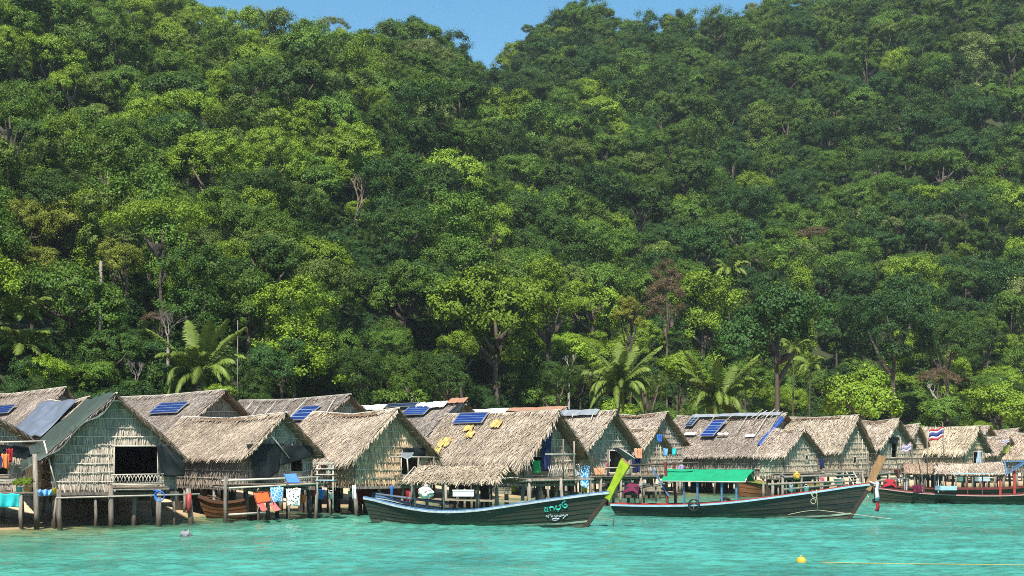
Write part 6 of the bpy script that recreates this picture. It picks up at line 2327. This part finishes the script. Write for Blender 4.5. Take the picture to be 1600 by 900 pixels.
for q in (('blue bucket under the deck right of the net-hung hut', 500, 780, 63, 'plastic_blue', 0.2, 0.42), ('white bucket beside the blue bucket under the deck', 517, 779, 63.5, 'plastic_white', 0.12, 0.25),
          ('red tub under the deck right of the net-hung hut', 490, 776, 64.5, 'plastic_red', 0.16, 0.3), ('white bucket under the shaggy leaf gable', 548, 776, 68, 'plastic_white', 0.14, 0.26),
          ('orange bucket under the net-hung hut', 474, 785, 62, 'plastic_orange', 0.13, 0.34), ('white tub on the sand under the big left hut', 272, 782, 62, 'plastic_white', 0.16, 0.26),
          ('yellow bucket under the middle deck', 803, 768, 72, 'plastic_yellow', 0.16, 0.3), ('white bucket under the middle deck', 842, 772, 74, 'plastic_white', 0.15, 0.4),
          ('orange tub under the middle deck', 868, 770, 74, 'plastic_orange', 0.16, 0.3), ('white tub under the bamboo-grid hut', 1045, 752, 88, 'plastic_white', 0.2, 0.3),
          ('pale tub on the poles left of the ladder', 1310, 758, 88, 'plastic_white', 0.3, 0.4), ('white float jug at the poles behind the green-awning boat', 1236, 768, 74, 'plastic_white', 0.11, 0.3),
          ('second white float jug at the poles behind the green-awning boat', 1260, 768, 74, 'plastic_white', 0.13, 0.25), ('white bucket under the wide straw hut', 1500, 752, 104, 'plastic_white', 0.25, 0.4),
          ('red bucket near the olive boat engine', 1402, 742, 84, 'plastic_red', 0.2, 0.3)):
    bucket(*q)
for q in (('brown crate in the shade under the big left hut', 165, 783, 60, 'plank_wood'), ('crate under the right corner of the big left hut', 225, 782, 61, 'dark_wood'), ('crate under the shaggy overhanging hut', 785, 772, 70, 'plank_wood', (0.8, 0.5, 0.35)),
          ('crate under the middle deck right of the boat canopy', 880, 776, 72, 'plank_wood', (0.6, 0.5, 0.3)), ('blue crate under the shaggy leaf gable', 590, 778, 68, 'paint_blue', (0.6, 0.4, 0.3)), ('crate under the bamboo-grid hut', 1020, 768, 86, 'plank_wood', (0.9, 0.5, 0.4)),
          ('pale crate under the wide straw hut', 1535, 752, 100, 'paint_white', (0.9, 0.5, 0.35)), ('teal crate inside the olive boat', 1478, 766, 79, 'paint_sky', (1.0, 0.6, 0.25))):
    crate(*q)
for i, (x0, y0, x1, y1, D) in enumerate(((1215, 746, 1330, 742, 84), (1200, 757, 1335, 752, 83), (1225, 765, 1325, 757, 82), (1260, 770, 1345, 760, 80), (940, 762, 1015, 757, 78), (930, 770, 1000, 768, 77), (1020, 760, 1060, 752, 84), (1360, 742, 1420, 738, 88), (1370, 752, 1420, 748, 86))):
    a, b_ = P(x0, y0, D), P(x1, y1, D + 1)
    lab = ['top pole of the stacked timber right of the yellow jug', 'second pole of the stacked timber below the yellow jug', 'third pole of the stacked timber below the yellow jug', 'lowest pole of the stacked timber near the bow of the green-awning boat', 'pole of the low jetty behind the lime boat stem, upper',
           'pole of the low jetty behind the lime boat stem, lower', 'short timber pole below the bamboo-grid hut', 'upper timber pole behind the brown boat stem', 'lower timber pole behind the brown boat stem'][i]
    e = thing('timber_pole', lab, 'pole', a, 0, 'timber poles stored at the huts')
    MB().tube([Vector((0, 0, 0)), (b_ - a) * 0.5 + Vector((0, 0, 0.03)), b_ - a], 0.075, 8, 0.05).build('log', 'post_wood', e, True)
    for t in (0.12, 0.88):
        q = (b_ - a) * t
        MB().tube([q + Vector((0, 0.1, 0.12)), q + Vector((0.03, 0.1, -a.z - 0.35))], 0.05).build('support_post', 'post_wood', e, True)
# ------------------------------------------------------------------ haze: one box of thin air round everything
hz = MB().box((0, 300, 88), (1500, 1100, 181)).build('haze', None)
tag(hz, 'thin bluish air over the bay and hillside', kind='stuff')
hm = bpy.data.materials.new('haze_air')
hm.use_nodes = True
hn = hm.node_tree.nodes
hn.remove(hn['Principled BSDF'])
pv = hn.new('ShaderNodeVolumePrincipled')
pv.inputs['Color'].default_value = (0.78, 0.88, 1.0, 1)
pv.inputs['Density'].default_value = 0.00016
pv.inputs['Anisotropy'].default_value = 0.1
hm.node_tree.links.new(pv.outputs[0], hn['Material Output'].inputs['Volume'])
hz.data.materials.append(hm)
